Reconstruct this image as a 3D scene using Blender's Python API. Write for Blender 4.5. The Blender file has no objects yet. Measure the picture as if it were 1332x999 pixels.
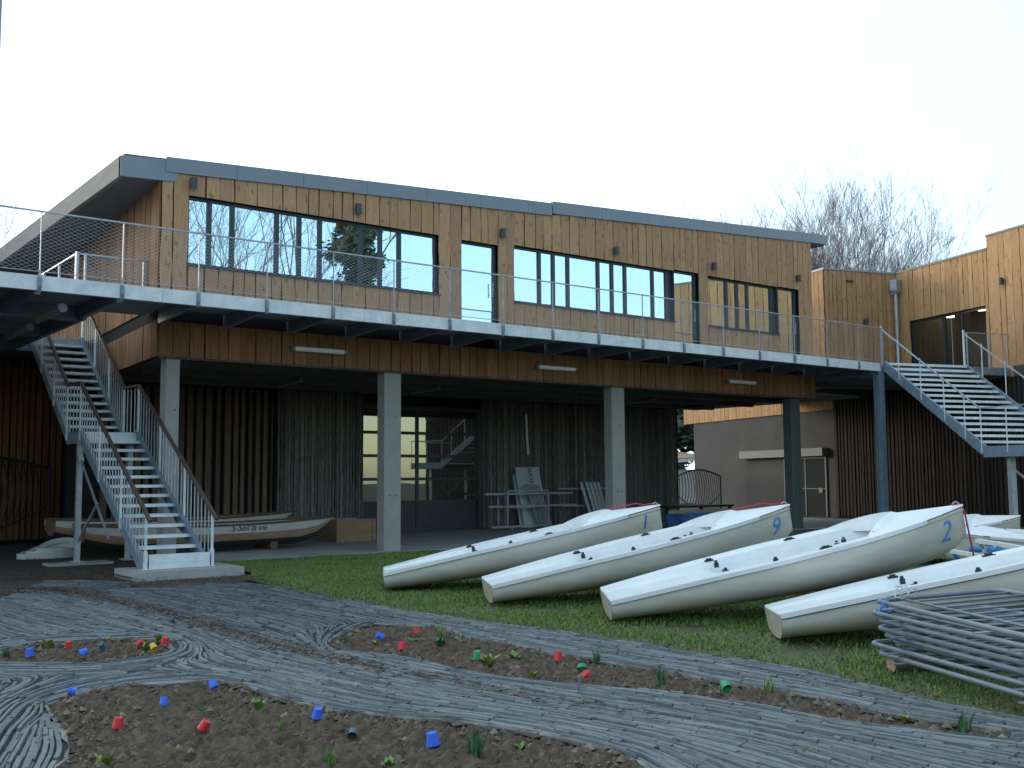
import bpy, bmesh, math, random
import numpy as np
from mathutils import Vector, Matrix, noise
random.seed(7); RNG = np.random.default_rng(7)
SC = bpy.context.scene
COL = SC.collection
R = math.radians

# ------------------------------------------------------------------ camera
F, PITCH, ROLL, YAW = 1377.64, 0.0893998655, -7.3299762e-3, 0.914511363
CAM = np.array([0, 0, 1.6])
FW = np.array([math.cos(YAW)*math.cos(PITCH), math.sin(YAW)*math.cos(PITCH), math.sin(PITCH)])
_r0 = np.array([math.sin(YAW), -math.cos(YAW), 0]); _u0 = np.cross(_r0, FW)
RT = math.cos(ROLL)*_r0 + math.sin(ROLL)*_u0
UP = -math.sin(ROLL)*_r0 + math.cos(ROLL)*_u0
cam = bpy.data.cameras.new('camera'); co = bpy.data.objects.new('camera', cam); COL.objects.link(co)
cam.sensor_width = 36; cam.lens = F*36/1332; cam.clip_start = .1; cam.clip_end = 2000
m = Matrix.Identity(4)
for i in range(3):
    m[i][0] = RT[i]; m[i][1] = UP[i]; m[i][2] = -FW[i]; m[i][3] = CAM[i]
co.matrix_world = m
SC.camera = co

def ray(x, y): return FW + RT*(x-666)/F - UP*(y-499.5)/F
def onz(x, y, z=0.):            # the ground point seen at a pixel of the 1332x999 photo
    d = ray(x, y); return CAM + d*((z-CAM[2])/d[2])

# ------------------------------------------------------------------ render, world, sun
SC.render.engine = 'CYCLES'
SC.view_settings.view_transform = 'Standard'; SC.view_settings.look = 'None'
SC.view_settings.gamma = 1; SC.view_settings.use_curve_mapping = False
SC.view_settings.exposure = 1.6
SC.cycles.max_bounces = 8; SC.cycles.diffuse_bounces = 6; SC.cycles.glossy_bounces = 3
SC.cycles.transmission_bounces = 4; SC.cycles.transparent_max_bounces = 6
SC.cycles.caustics_reflective = False; SC.cycles.caustics_refractive = False
SUN_EL, SUN_AZ = R(13), R(112)          # SUN_AZ: angle from +X of the direction towards the sun
W = bpy.data.worlds.new('World'); SC.world = W; W.use_nodes = True
nt = W.node_tree; nt.nodes.clear()
out = nt.nodes.new('ShaderNodeOutputWorld'); bg = nt.nodes.new('ShaderNodeBackground')
sky = nt.nodes.new('ShaderNodeTexSky'); sky.sky_type = 'NISHITA'; sky.sun_disc = False
sky.sun_elevation = SUN_EL; sky.sun_rotation = math.pi/2 - SUN_AZ
sky.air_density = 1.0; sky.dust_density = 1.0; sky.ozone_density = 2.0
# thin veil of high cloud, thicker towards the sun's half of the sky
tc = nt.nodes.new('ShaderNodeTexCoord')
dot = nt.nodes.new('ShaderNodeVectorMath'); dot.operation = 'DOT_PRODUCT'
dot.inputs[1].default_value = (math.cos(SUN_AZ), math.sin(SUN_AZ), .1)
nt.links.new(tc.outputs['Generated'], dot.inputs[0])
mp = nt.nodes.new('ShaderNodeMapping'); mp.inputs['Scale'].default_value = (1.2, 1.2, 4)
nz = nt.nodes.new('ShaderNodeTexNoise'); nz.inputs['Scale'].default_value = 1.6; nz.inputs['Detail'].default_value = 5
nt.links.new(tc.outputs['Generated'], mp.inputs[0]); nt.links.new(mp.outputs[0], nz.inputs['Vector'])
ad = nt.nodes.new('ShaderNodeMath'); ad.operation = 'MULTIPLY_ADD'; ad.inputs[1].default_value = .42
nt.links.new(nz.outputs['Fac'], ad.inputs[0]); nt.links.new(dot.outputs['Value'], ad.inputs[2])
mr = nt.nodes.new('ShaderNodeMapRange'); mr.inputs['From Min'].default_value = -.3; mr.inputs['From Max'].default_value = 1.1
mr.inputs['To Min'].default_value = .2; mr.inputs['To Max'].default_value = .93; mr.interpolation_type = 'SMOOTHSTEP'
nt.links.new(ad.outputs[0], mr.inputs['Value'])
mx = nt.nodes.new('ShaderNodeMix'); mx.data_type = 'RGBA'
mx.inputs['B'].default_value = (5.1, 6.4, 7.2, 1)
nt.links.new(mr.outputs[0], mx.inputs['Factor']); nt.links.new(sky.outputs[0], mx.inputs['A'])
nt.links.new(mx.outputs['Result'], bg.inputs['Color']); bg.inputs['Strength'].default_value = .1
nt.links.new(bg.outputs[0], out.inputs[0])
sl = bpy.data.lights.new('sun', 'SUN'); sl.energy = .55; sl.angle = R(14); sl.color = (1, .86, .68)
so = bpy.data.objects.new('sun', sl); COL.objects.link(so)
sd = Vector((math.cos(SUN_AZ)*math.cos(SUN_EL), math.sin(SUN_AZ)*math.cos(SUN_EL), math.sin(SUN_EL)))
so.rotation_euler = sd.to_track_quat('Z', 'Y').to_euler(); so.location = sd*80

# ------------------------------------------------------------------ materials
def mat(name, col, rough=.7, metal=0., var=None, scale=3., stretch=(1, 1, 1), bump=0., bscale=None, island=None,
        spec=.5, detail=6, ior=None):
    """col: base colour; var: second colour mixed in by noise; island: list of colours picked per loose piece"""
    M = bpy.data.materials.new(name); M.use_nodes = True
    t = M.node_tree; b = t.nodes['Principled BSDF']
    b.inputs['Base Color'].default_value = (*col, 1); b.inputs['Roughness'].default_value = rough
    b.inputs['Metallic'].default_value = metal; b.inputs['Specular IOR Level'].default_value = spec
    if ior: b.inputs['IOR'].default_value = ior
    src = None
    tcn = t.nodes.new('ShaderNodeTexCoord'); mpn = t.nodes.new('ShaderNodeMapping'); mpn.inputs['Scale'].default_value = stretch
    t.links.new(tcn.outputs['Object'], mpn.inputs[0])
    if island:
        g = t.nodes.new('ShaderNodeNewGeometry'); rp = t.nodes.new('ShaderNodeValToRGB'); rp.color_ramp.interpolation = 'LINEAR'
        n = len(island)
        while len(rp.color_ramp.elements) < n: rp.color_ramp.elements.new(.5)
        for i, c in enumerate(island):
            rp.color_ramp.elements[i].position = i/(n-1); rp.color_ramp.elements[i].color = (*c, 1)
        t.links.new(g.outputs['Random Per Island'], rp.inputs[0]); src = rp.outputs[0]
        # shift the grain per piece
        cb = t.nodes.new('ShaderNodeVectorMath'); cb.operation = 'ADD'
        ml = t.nodes.new('ShaderNodeMath'); ml.operation = 'MULTIPLY'; ml.inputs[1].default_value = 57
        t.links.new(g.outputs['Random Per Island'], ml.inputs[0]); t.links.new(ml.outputs[0], cb.inputs[1])
        t.links.new(mpn.outputs[0], cb.inputs[0]); vec = cb.outputs[0]
    else: vec = mpn.outputs[0]
    if var or bump:
        nn = t.nodes.new('ShaderNodeTexNoise'); nn.inputs['Scale'].default_value = scale; nn.inputs['Detail'].default_value = detail
        nn.inputs['Roughness'].default_value = .62
        t.links.new(vec, nn.inputs['Vector'])
    if var:
        rr = t.nodes.new('ShaderNodeMapRange'); rr.inputs['From Min'].default_value = .32; rr.inputs['From Max'].default_value = .68
        t.links.new(nn.outputs['Fac'], rr.inputs['Value'])
        mm = t.nodes.new('ShaderNodeMix'); mm.data_type = 'RGBA'
        t.links.new(rr.outputs[0], mm.inputs['Factor'])
        if src:
            mm.blend_type = 'MULTIPLY'; t.links.new(src, mm.inputs['A']); mm.inputs['B'].default_value = (*var, 1)
        else:
            mm.inputs['A'].default_value = (*col, 1); mm.inputs['B'].default_value = (*var, 1)
        src = mm.outputs['Result']
    if src: t.links.new(src, b.inputs['Base Color'])
    if bump:
        bn = t.nodes.new('ShaderNodeBump'); bn.inputs['Strength'].default_value = bump; bn.inputs['Distance'].default_value = .02
        if bscale:
            n2 = t.nodes.new('ShaderNodeTexNoise'); n2.inputs['Scale'].default_value = bscale; n2.inputs['Detail'].default_value = 8
            t.links.new(vec, n2.inputs['Vector']); t.links.new(n2.outputs['Fac'], bn.inputs['Height'])
        else: t.links.new(nn.outputs['Fac'], bn.inputs['Height'])
        t.links.new(bn.outputs[0], b.inputs['Normal'])
    return M

def add_knots(M, scale=(6.2, 6.2, 3.4), dark=(.17, .085, .04)):
    """small dark knots scattered over sawn timber"""
    t = M.node_tree; b = t.nodes['Principled BSDF']
    l = b.inputs['Base Color'].links[0]; src = l.from_socket
    tcn = t.nodes.new('ShaderNodeTexCoord'); mpn = t.nodes.new('ShaderNodeMapping'); mpn.inputs['Scale'].default_value = scale
    v = t.nodes.new('ShaderNodeTexVoronoi'); v.inputs['Scale'].default_value = 1
    t.links.new(tcn.outputs['Object'], mpn.inputs[0]); t.links.new(mpn.outputs[0], v.inputs['Vector'])
    rr = t.nodes.new('ShaderNodeMapRange'); rr.inputs['From Min'].default_value = .27; rr.inputs['From Max'].default_value = .08
    rr.inputs['To Min'].default_value = 0; rr.inputs['To Max'].default_value = .65
    t.links.new(v.outputs['Distance'], rr.inputs['Value'])
    mm = t.nodes.new('ShaderNodeMix'); mm.data_type = 'RGBA'; mm.inputs['B'].default_value = (*dark, 1)
    t.links.new(rr.outputs[0], mm.inputs['Factor']); t.links.new(src, mm.inputs['A'])
    t.links.new(mm.outputs['Result'], b.inputs['Base Color'])
    return M

M = {}
LARCH = [(.51, .30, .16), (.555, .335, .18), (.48, .28, .155), (.575, .355, .195), (.525, .315, .17), (.47, .285, .17), (.55, .325, .17)]
M['larch'] = add_knots(mat('larch_boards', (.36, .22, .12), .82, island=LARCH, var=(.76, .72, .67), scale=3.2, stretch=(9, 9, .8), bump=.25, spec=.2))
M['larch_orange'] = add_knots(mat('larch_boards_warm', (.4, .23, .1), .82,
    island=[(.48, .28, .14), (.55, .335, .17), (.45, .26, .13), (.57, .35, .185), (.51, .30, .15)], var=(.74, .68, .62), scale=3.2, stretch=(9, 9, .8), bump=.25, spec=.2))
M['larch_band'] = add_knots(mat('larch_boards_shade_tone', (.4, .2, .09), .85,
    island=[(.26, .14, .07), (.31, .17, .085), (.23, .125, .065), (.34, .19, .10), (.28, .145, .07)], var=(.6, .5, .44), scale=3.2, stretch=(9, 9, .8), bump=.2, spec=.2))  # same larch, shade under the deck and eave put into its colour
M['backing'] = mat('dark_membrane', (.022, .021, .021), .9, spec=.1)
M['dark_slat'] = mat('dark_stained_timber', (.09, .06, .045), .85, island=[(.14, .105, .085), (.20, .15, .115), (.11, .088, .075), (.23, .165, .125)], var=(.6, .56, .55), scale=3, stretch=(9, 9, .7), bump=.3, spec=.2)
M['bark_slat'] = mat('charred_waney_boards', (.08, .075, .065), .85, island=[(.13, .125, .115), (.26, .255, .235), (.17, .165, .15), (.32, .31, .285), (.11, .105, .097)], var=(.4, .38, .36), scale=4, stretch=(9, 9, 1.2), bump=.6, spec=.3)
M['warm_slat'] = mat('brown_timber_slats', (.2, .11, .05), .85, island=[(.16, .085, .04), (.24, .135, .06), (.13, .07, .035)], var=(.6, .55, .5), scale=3, stretch=(9, 9, .7), bump=.3, spec=.2)
M['zinc'] = mat('grey_zinc_sheet', (.20, .235, .26), .5, metal=.35, var=(.23, .265, .29), scale=1.2)
M['anthracite'] = mat('anthracite_metal', (.035, .042, .05), .45, metal=.2, var=(.045, .052, .06), scale=2)
M['eave_ply'] = mat('eave_boarding', (.27, .24, .205), .8, var=(.21, .185, .155), scale=2, stretch=(2, .6, 4))
M['soffit'] = mat('soffit_boards', (.15, .135, .125), .8, var=(.11, .10, .095), scale=2, stretch=(6, .5, 1))
M['concrete'] = mat('column_concrete', (.36, .35, .32), .85, var=(.30, .29, .27), scale=2.5, bump=.12, bscale=40)
M['dark_sheet'] = mat('dark_door_sheet', (.032, .034, .036), .85, spec=.1)
M['annexe_slat'] = mat('dark_brown_slats', (.06, .045, .038), .85, island=[(.05, .04, .035), (.068, .053, .046), (.04, .033, .031)], var=(.6, .58, .56), scale=3, stretch=(9, 9, .7), bump=.3, spec=.2)
M['shaded_column'] = mat('shade_toned_concrete', (.10, .115, .125), .8, var=(.08, .092, .10), scale=2)  # right column stands in shadow; that shade is put into its colour
M['concrete_wall'] = mat('board_marked_concrete', (.07, .067, .062), .88, var=(.052, .05, .047), scale=.9, bump=.15, bscale=20)
M['slab'] = mat('pavement_concrete', (.42, .41, .39), .88, var=(.31, .30, .285), scale=1.1, bump=.15, bscale=30)
M['galv'] = mat('galvanised_steel', (.46, .50, .54), .42, metal=.35, var=(.33, .365, .40), scale=7, detail=3)
M['galv_pale'] = mat('pale_galvanised_steel', (.80, .83, .83), .5, metal=.05, var=(.56, .62, .64), scale=3.2, detail=8)
M['galv_barrier'] = mat('dull_galvanised_tube', (.22, .25, .28), .5, metal=.3, var=(.15, .175, .2), scale=6)
M['galv_dark'] = mat('weathered_galvanised_steel', (.25, .28, .31), .5, metal=.5, var=(.18, .2, .23), scale=4)
M['steel_blue'] = mat('blue_grey_steel', (.24, .31, .39), .5, metal=.2, var=(.18, .235, .30), scale=4)
M['deck_under'] = mat('deck_planks', (.34, .38, .43), .8, var=(.25, .28, .32), scale=2, stretch=(.6, 8, 1))
M['rail_wood'] = mat('brown_handrail_wood', (.11, .065, .055), .6, var=(.08, .047, .04), scale=4, stretch=(6, 1, 6))
M['lamp_black'] = mat('dark_grey_lamp_housing', (.05, .055, .065), .45, metal=.2)
M['tube_glass'] = mat('frosted_lamp_tube', (.72, .74, .74), .25, spec=.6)
M['tube_grey'] = mat('grey_lamp_tube', (.30, .31, .32), .3, spec=.6)
M['white_gel'] = mat('white_gelcoat', (.74, .75, .75), .4, var=(.62, .64, .64), scale=2.6, detail=9)
M['cream_gel'] = mat('cream_gelcoat', (.66, .635, .565), .38, var=(.50, .46, .38), scale=1.5, stretch=(.7, 1, 3.5), detail=8)
M['cream_gel_worn'] = mat('brownish_worn_gelcoat', (.47, .41, .34), .5, var=(.38, .32, .26), scale=6)
M['blue_num'] = mat('blue_number_vinyl', (.03, .17, .52), .4)
M['light_blue_num'] = mat('light_blue_number_vinyl', (.04, .30, .66), .4)
M['black_fit'] = mat('black_plastic_fitting', (.02, .022, .025), .45)
M['rubber'] = mat('dark_rubber_strip', (.025, .03, .05), .6)
M['red_rope'] = mat('red_rope', (.42, .03, .06), .7)
M['magenta_rope'] = mat('magenta_rope', (.45, .04, .16), .7)
M['blue_rope'] = mat('blue_rope', (.04, .22, .55), .7)
M['white_rope'] = mat('pale_rope', (.55, .56, .55), .8)
M['old_white'] = mat('chalky_white_boat_paint', (.55, .54, .50), .6, var=(.43, .40, .35), scale=3, stretch=(1, 3, 3))
M['old_tan'] = mat('stained_tan_boat_bottom', (.40, .29, .19), .65, var=(.27, .15, .075), scale=2.2, stretch=(.8, 2, 2))
M['old_wood'] = mat('weathered_boat_timber', (.16, .10, .065), .7, var=(.1, .06, .04), scale=4, stretch=(1, 6, 6))
M['dark_bottom'] = mat('dark_antifouling', (.03, .032, .035), .7)
M['crate'] = mat('faded_plywood', (.33, .22, .13), .8, var=(.24, .15, .08), scale=2.4, stretch=(1, 1, 4))
M['panel_grey'] = mat('grey_sign_sheet', (.5, .56, .57), .5, var=(.43, .49, .50), scale=1.5)
M['box_grey'] = mat('grey_shutter_casing', (.16, .165, .16), .6, var=(.13, .135, .13), scale=2)
M['ink'] = mat('dark_sign_letters', (.012, .014, .018), .6)
M['log'] = mat('log_bark', (.17, .12, .09), .9, var=(.1, .07, .05), scale=8, bump=.5)
M['log_end'] = mat('sawn_log_end', (.45, .32, .19), .85, var=(.36, .24, .13), scale=14)
M['hose'] = mat('pale_flat_hose', (.52, .53, .52), .6, var=(.42, .43, .43), scale=4)
M['bark'] = mat('tree_bark', (.12, .092, .075), .9, var=(.075, .058, .05), scale=5, stretch=(1, 1, .3), bump=.4)
M['twig'] = mat('bare_twigs', (.21, .165, .15), .9)
M['evergreen'] = mat('evergreen_leaves', (.035, .06, .03), .7, island=[(.02, .04, .02), (.045, .075, .03), (.03, .055, .028), (.06, .09, .04)])
M['iron'] = mat('black_wrought_iron', (.018, .017, .017), .55, metal=.3)
M['blue_tarp'] = mat('blue_tarpaulin', (.04, .16, .38), .55, var=(.03, .12, .30), scale=5, bump=.5)
M['yellow'] = mat('ochre_plastic', (.50, .30, .06), .55, var=(.4, .22, .04), scale=5)
M['black_tyre'] = mat('tyre_rubber', (.02, .02, .02), .85)
M['pale_plank'] = mat('pale_plank', (.40, .30, .2), .8, var=(.32, .24, .16), scale=3, stretch=(1, 5, 5))
M['render_wall'] = mat('pale_rendered_wall', (.5, .47, .42), .85, var=(.44, .41, .37), scale=2)
M['room_wall'] = mat('dim_room_wall', (.10, .095, .085), .9, var=(.08, .075, .07), scale=1)
def cup(n, c): M[n] = mat(n+'_plastic', c, .5, var=tuple(.72*a+.28*b for a, b in zip(c, (.16, .12, .09))), scale=26, detail=5)
cup('blue', (.02, .13, .75)); cup('red', (.62, .012, .02)); cup('green', (.01, .30, .12)); cup('yellow_cup', (.68, .40, .03)); cup('teal', (.02, .10, .13))

def emit(name, c, s):
    E = bpy.data.materials.new(name); E.use_nodes = True; b = E.node_tree.nodes['Principled BSDF']
    b.inputs['Base Color'].default_value = (*c, 1); b.inputs['Emission Color'].default_value = (*c, 1); b.inputs['Emission Strength'].default_value = s
    return E
M['lit'] = emit('warm_lit_lamp', (1, .78, .42), 6)

def glass(name, tint, fac, dark, through=0.):
    """coated glazing: a mirror-like sheet over a dark room (or over a see-through pane)"""
    G = bpy.data.materials.new(name); G.use_nodes = True; t = G.node_tree; b = t.nodes['Principled BSDF']
    b.inputs['Base Color'].default_value = (*dark, 1); b.inputs['Roughness'].default_value = .3; b.inputs['Specular IOR Level'].default_value = .2
    gl = t.nodes.new('ShaderNodeBsdfGlossy'); gl.inputs['Color'].default_value = (*tint, 1); gl.inputs['Roughness'].default_value = .0
    tcn = t.nodes.new('ShaderNodeTexCoord'); nn = t.nodes.new('ShaderNodeTexNoise'); nn.inputs['Scale'].default_value = .9; nn.inputs['Detail'].default_value = 1
    bn = t.nodes.new('ShaderNodeBump'); bn.inputs['Strength'].default_value = .02; bn.inputs['Distance'].default_value = .05
    t.links.new(tcn.outputs['Object'], nn.inputs['Vector']); t.links.new(nn.outputs['Fac'], bn.inputs['Height']); t.links.new(bn.outputs[0], gl.inputs['Normal'])
    base = b.outputs[0]
    if through:
        tr = t.nodes.new('ShaderNodeBsdfTransparent'); tr.inputs['Color'].default_value = (.8, .85, .85, 1)
        m0 = t.nodes.new('ShaderNodeMixShader'); m0.inputs[0].default_value = through
        t.links.new(b.outputs[0], m0.inputs[1]); t.links.new(tr.outputs[0], m0.inputs[2]); base = m0.outputs[0]
    m1 = t.nodes.new('ShaderNodeMixShader'); m1.inputs[0].default_value = fac
    t.links.new(base, m1.inputs[1]); t.links.new(gl.outputs[0], m1.inputs[2])
    t.links.new(m1.outputs[0], t.nodes['Material Output'].inputs[0])
    return G
M['glass'] = glass('reflective_glazing', (.76, .95, 1.0), .74, (.03, .04, .05))
M['glass_garage'] = glass('bronze_glazing', (.80, .78, .60), .30, (.02, .022, .024))
M['glass_clear'] = glass('clear_glazing', (.9, .95, 1), .10, (.02, .02, .02), .92)

# ------------------------------------------------------------------ mesh helpers
class MB:
    def __init__(s): s.v = []; s.f = []
    def add(s, vs, fs):
        o = len(s.v); s.v += [tuple(map(float, p)) for p in vs]; s.f += [tuple(o+i for i in f) for f in fs]; return s
    def box(s, x0, x1, y0, y1, z0, z1):
        return s.add([(x0, y0, z0), (x1, y0, z0), (x1, y1, z0), (x0, y1, z0), (x0, y0, z1), (x1, y0, z1), (x1, y1, z1), (x0, y1, z1)],
                     [(0, 3, 2, 1), (4, 5, 6, 7), (0, 1, 5, 4), (1, 2, 6, 5), (2, 3, 7, 6), (3, 0, 4, 7)])
    def fbox(s, o, a, b, a0, a1, b0, b1, z0, z1):      # box in a plan frame: origin o, unit plan axes a, b
        P = lambda u, w, z: (o[0]+a[0]*u+b[0]*w, o[1]+a[1]*u+b[1]*w, z)
        return s.add([P(a0, b0, z0), P(a1, b0, z0), P(a1, b1, z0), P(a0, b1, z0), P(a0, b0, z1), P(a1, b0, z1), P(a1, b1, z1), P(a0, b1, z1)],
                     [(0, 3, 2, 1), (4, 5, 6, 7), (0, 1, 5, 4), (1, 2, 6, 5), (2, 3, 7, 6), (3, 0, 4, 7)])
    def bar(s, p, q, w, h, up=(0, 0, 1)):              # rectangular bar from p to q
        p = Vector(p); q = Vector(q); d = (q-p).normalized(); u = Vector(up)
        sx = d.cross(u)
        if sx.length < 1e-5: sx = d.cross(Vector((1, 0, 0)))
        sx.normalize(); u = sx.cross(d)
        c = []
        for e in (p, q):
            for i, j in ((-1, -1), (1, -1), (1, 1), (-1, 1)): c.append(e + sx*(i*w/2) + u*(j*h/2))
        return s.add(c, [(0, 1, 2, 3), (7, 6, 5, 4), (0, 4, 5, 1), (1, 5, 6, 2), (2, 6, 7, 3), (3, 7, 4, 0)])
    def tube(s, pts, r, n=8, cap=True):                # round tube along a polyline; r number or list
        pts = [Vector(p) for p in pts]; k = len(pts)
        rs = r if isinstance(r, (list, tuple)) else [r]*k
        o = len(s.v); ref = None
        for i in range(k):
            d = (pts[min(i+1, k-1)]-pts[max(i-1, 0)])
            if d.length < 1e-9: d = Vector((0, 0, 1))
            d.normalize()
            if ref is None: ref = d.orthogonal().normalized()
            ref = (ref - d*ref.dot(d))
            if ref.length < 1e-6: ref = d.orthogonal()
            ref.normalize(); b = d.cross(ref)
            for j in range(n):
                a = 2*math.pi*j/n; q = pts[i] + (ref*math.cos(a)+b*math.sin(a))*rs[i]; s.v.append((q.x, q.y, q.z))
        for i in range(k-1):
            for j in range(n):
                a = o+i*n+j; b2 = o+i*n+(j+1) % n; s.f.append((a, b2, b2+n, a+n))
        if cap:
            s.f.append(tuple(o+j for j in reversed(range(n)))); s.f.append(tuple(o+(k-1)*n+j for j in range(n)))
        return s
    def prism(s, poly, ext):                           # 3-D polygon extruded along vector ext
        n = len(poly); e = Vector(ext); o = len(s.v)
        s.v += [tuple(map(float, p)) for p in poly] + [tuple(Vector(p)+e) for p in poly]
        s.f.append(tuple(o+i for i in range(n))); s.f.append(tuple(o+n+i for i in reversed(range(n))))
        for i in range(n):
            j = (i+1) % n; s.f.append((o+i, o+n+i, o+n+j, o+j))
        return s
    def build(s, name, material, parent=None, smooth=False, fix=True):
        me = bpy.data.meshes.new(name); me.from_pydata(s.v, [], s.f); me.update()
        return link(name, me, material, parent, smooth, fix)

def link(name, me, material, parent=None, smooth=False, fix=True):
    if fix and len(me.polygons) < 120000:
        bm = bmesh.new(); bm.from_mesh(me); bmesh.ops.recalc_face_normals(bm, faces=bm.faces); bm.to_mesh(me); bm.free()
    if material is not None: me.materials.append(material)
    if smooth:
        me.polygons.foreach_set('use_smooth', [True]*len(me.polygons))
        me.update()
    o = bpy.data.objects.new(name, me); COL.objects.link(o)
    if parent is not None:
        o.parent = parent
        if 'base' in parent:                           # parts are written in world coordinates; move them into their thing's frame
            b = parent['base']
            me.transform(Matrix.Translation((-b[0], -b[1], -b[2])))
        elif parent.parent is not None and 'base' in parent.parent:
            b = parent.parent['base']; me.transform(Matrix.Translation((-b[0], -b[1], -b[2])))
    return o

def tag(o, label=None, cat=None, group=None, kind=None):
    if label: o['label'] = label
    if cat: o['category'] = cat
    if group: o['group'] = group
    if kind: o['kind'] = kind
    return o
def empty(name, label, cat, loc=(0, 0, 0), group=None):
    o = bpy.data.objects.new(name, None); COL.objects.link(o); o.location = loc; o['base'] = list(map(float, loc))
    return tag(o, label, cat, group)
def copy_tree(o, parent=None):
    c = o.copy(); COL.objects.link(c)
    if parent is not None: c.parent = parent
    for ch in [x for x in bpy.data.objects if x.parent == o]: copy_tree(ch, c)
    return c
def text_geo(body, size, shear=0.):
    me = text_flat(body, size, shear); bm = bmesh.new(); bm.from_mesh(me)
    lo = [min(v.co[i] for v in bm.verts) for i in (0, 1)]; hi = [max(v.co[i] for v in bm.verts) for i in (0, 1)]
    for i in (0, 1):                         # slice finely so that the letters can bend with the surface they are on
        x = lo[i]+.03
        while x < hi[i]:
            p = Vector((0, 0, 0)); p[i] = x; nn = Vector((0, 0, 0)); nn[i] = 1
            bmesh.ops.bisect_plane(bm, geom=bm.verts[:]+bm.edges[:]+bm.faces[:], plane_co=p, plane_no=nn); x += .03
    bm.to_mesh(me); bm.free(); return me
def text_flat(body, size, shear=0., ext=0.0):
    cu = bpy.data.curves.new('lettering', 'FONT'); cu.body = body; cu.size = size; cu.shear = shear; cu.extrude = ext
    cu.align_x = 'CENTER'; cu.align_y = 'CENTER'; cu.resolution_u = 3
    ob = bpy.data.objects.new('lettering', cu); COL.objects.link(ob)
    dg = bpy.context.evaluated_depsgraph_get(); me = bpy.data.meshes.new_from_object(ob.evaluated_get(dg))
    bpy.data.objects.remove(ob)
    return me

def boards(mb, org, u, n, U0, U1, zbot, ztop, holes=(), wmin=.19, wmax=.37, thick=.028, gap=.022, wav=.013, seed=0, depthvar=.014):
    """vertical boards with waney edges over a wall line; holes: (u0,u1,z0,z1) openings"""
    rnd = random.Random(seed)
    zb = zbot if callable(zbot) else (lambda t: zbot); zt = ztop if callable(ztop) else (lambda t: ztop)
    cuts = sorted({U0, U1, *[h[0] for h in holes], *[h[1] for h in holes]})
    cuts = [c for c in cuts if U0 <= c <= U1]
    for a, b in zip(cuts[:-1], cuts[1:]):
        x = a
        while x < b-1e-4:
            w = rnd.uniform(wmin, wmax)
            if b-(x+w) < wmin*.7: w = b-x
            x1 = min(b, x+w); mid = (x+x1)/2
            segs = [(zb(mid), None)]
            iv = [(zb(mid), zt(mid))]
            for h in holes:
                if h[0] < mid < h[1]:
                    ni = []
                    for p, q in iv:
                        if h[3] <= p or h[2] >= q: ni.append((p, q)); continue
                        if h[2] > p: ni.append((p, h[2]))
                        if h[3] < q: ni.append((h[3], q))
                    iv = ni
            dv = rnd.uniform(0, depthvar)
            for p, q in iv:
                top_cut = abs(q-zt(mid)) < 1e-6
                ns = max(1, int((q-p)/.35)); vs = []; fs = []
                for i in range(ns+1):
                    z = p+(q-p)*i/ns
                    l = x+gap/2+rnd.uniform(-wav, wav); r = x1-gap/2+rnd.uniform(-wav, wav)
                    zl = z; zr = z
                    if i == ns and top_cut: zl, zr = zt(x), zt(x1)
                    for t, zz, d in ((l, zl, 0), (l, zl, thick+dv), (r, zr, thick+dv), (r, zr, 0)):
                        vs.append((org[0]+u[0]*t+n[0]*d, org[1]+u[1]*t+n[1]*d, zz))
                for i in range(ns):
                    k = i*4
                    for j in range(3): fs.append((k+j, k+j+1, k+j+5, k+j+4))
                fs.append((0, 3, 2, 1)); k = ns*4; fs.append((k, k+1, k+2, k+3))
                mb.add(vs, fs)
            x = x1

# ================================================================== BOATHOUSE
FY = 20.39                                   # plane of the front wall; the walkway edge runs in front of it at WY
WY = 18.40
B = empty('boathouse', 'long timber clad boathouse raised on concrete columns with ribbon windows and grey roof edge', 'building', (17, 24, 0))
def roofz(x):                                # underside of the roof edge along the front
    return 7.70+(x-7.1)*.0590 if x < 17 else 8.335+(x-17)*.0610
front = MB()
SX0, SX1 = 7.02, 27.65
# openings: u0,u1,z0,z1
WIN1 = (7.56, 13.55, 5.90, 7.30); DOOR = (14.2, 15.28, 5.0, 7.28)
WIN2 = (15.78, 21.42, 5.94, 7.36); DOOR2 = (21.42, 22.42, 5.0, 7.40)
WIN3 = (22.80, 25.95, 5.92, 7.38); DOOR3 = (25.95, 26.96, 5.0, 7.40)
HOLES = [WIN1, DOOR, WIN2, DOOR2, WIN3, DOOR3]
boards(front, (0, FY+.0), (1, 0), (0, -1), SX0, SX1, 5.02, roofz, HOLES, seed=3)
front.build('front_cladding', M['larch'], B)
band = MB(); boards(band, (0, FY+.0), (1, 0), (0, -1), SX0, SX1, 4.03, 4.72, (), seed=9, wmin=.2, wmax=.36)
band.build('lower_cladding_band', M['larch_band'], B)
# dark membrane behind the boards, with the same openings
bk = MB()
edges = [(SX0+.02, 7.56, None)]
def back_panel(x0, x1, z0, z1=None):
    zt0 = (roofz(x0) if z1 is None else z1); zt1 = (roofz(x1) if z1 is None else z1)
    bk.prism([(x0, FY+.003, z0), (x1, FY+.003, z0), (x1, FY+.003, zt1), (x0, FY+.003, zt0)], (0, .10, 0))
xs = SX0+.02
for h in HOLES:
    if h[0] > xs+1e-6: back_panel(xs, h[0], 4.72)
    back_panel(h[0], h[1], h[3])
    if h[2] > 5.01: back_panel(h[0], h[1], 4.72, h[2])
    xs = h[1]
back_panel(xs, SX1-.02, 4.72)
back_panel(SX0+.02, SX1-.02, 4.05, 4.72)
bk.build('wall_membrane', M['backing'], B)

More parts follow.
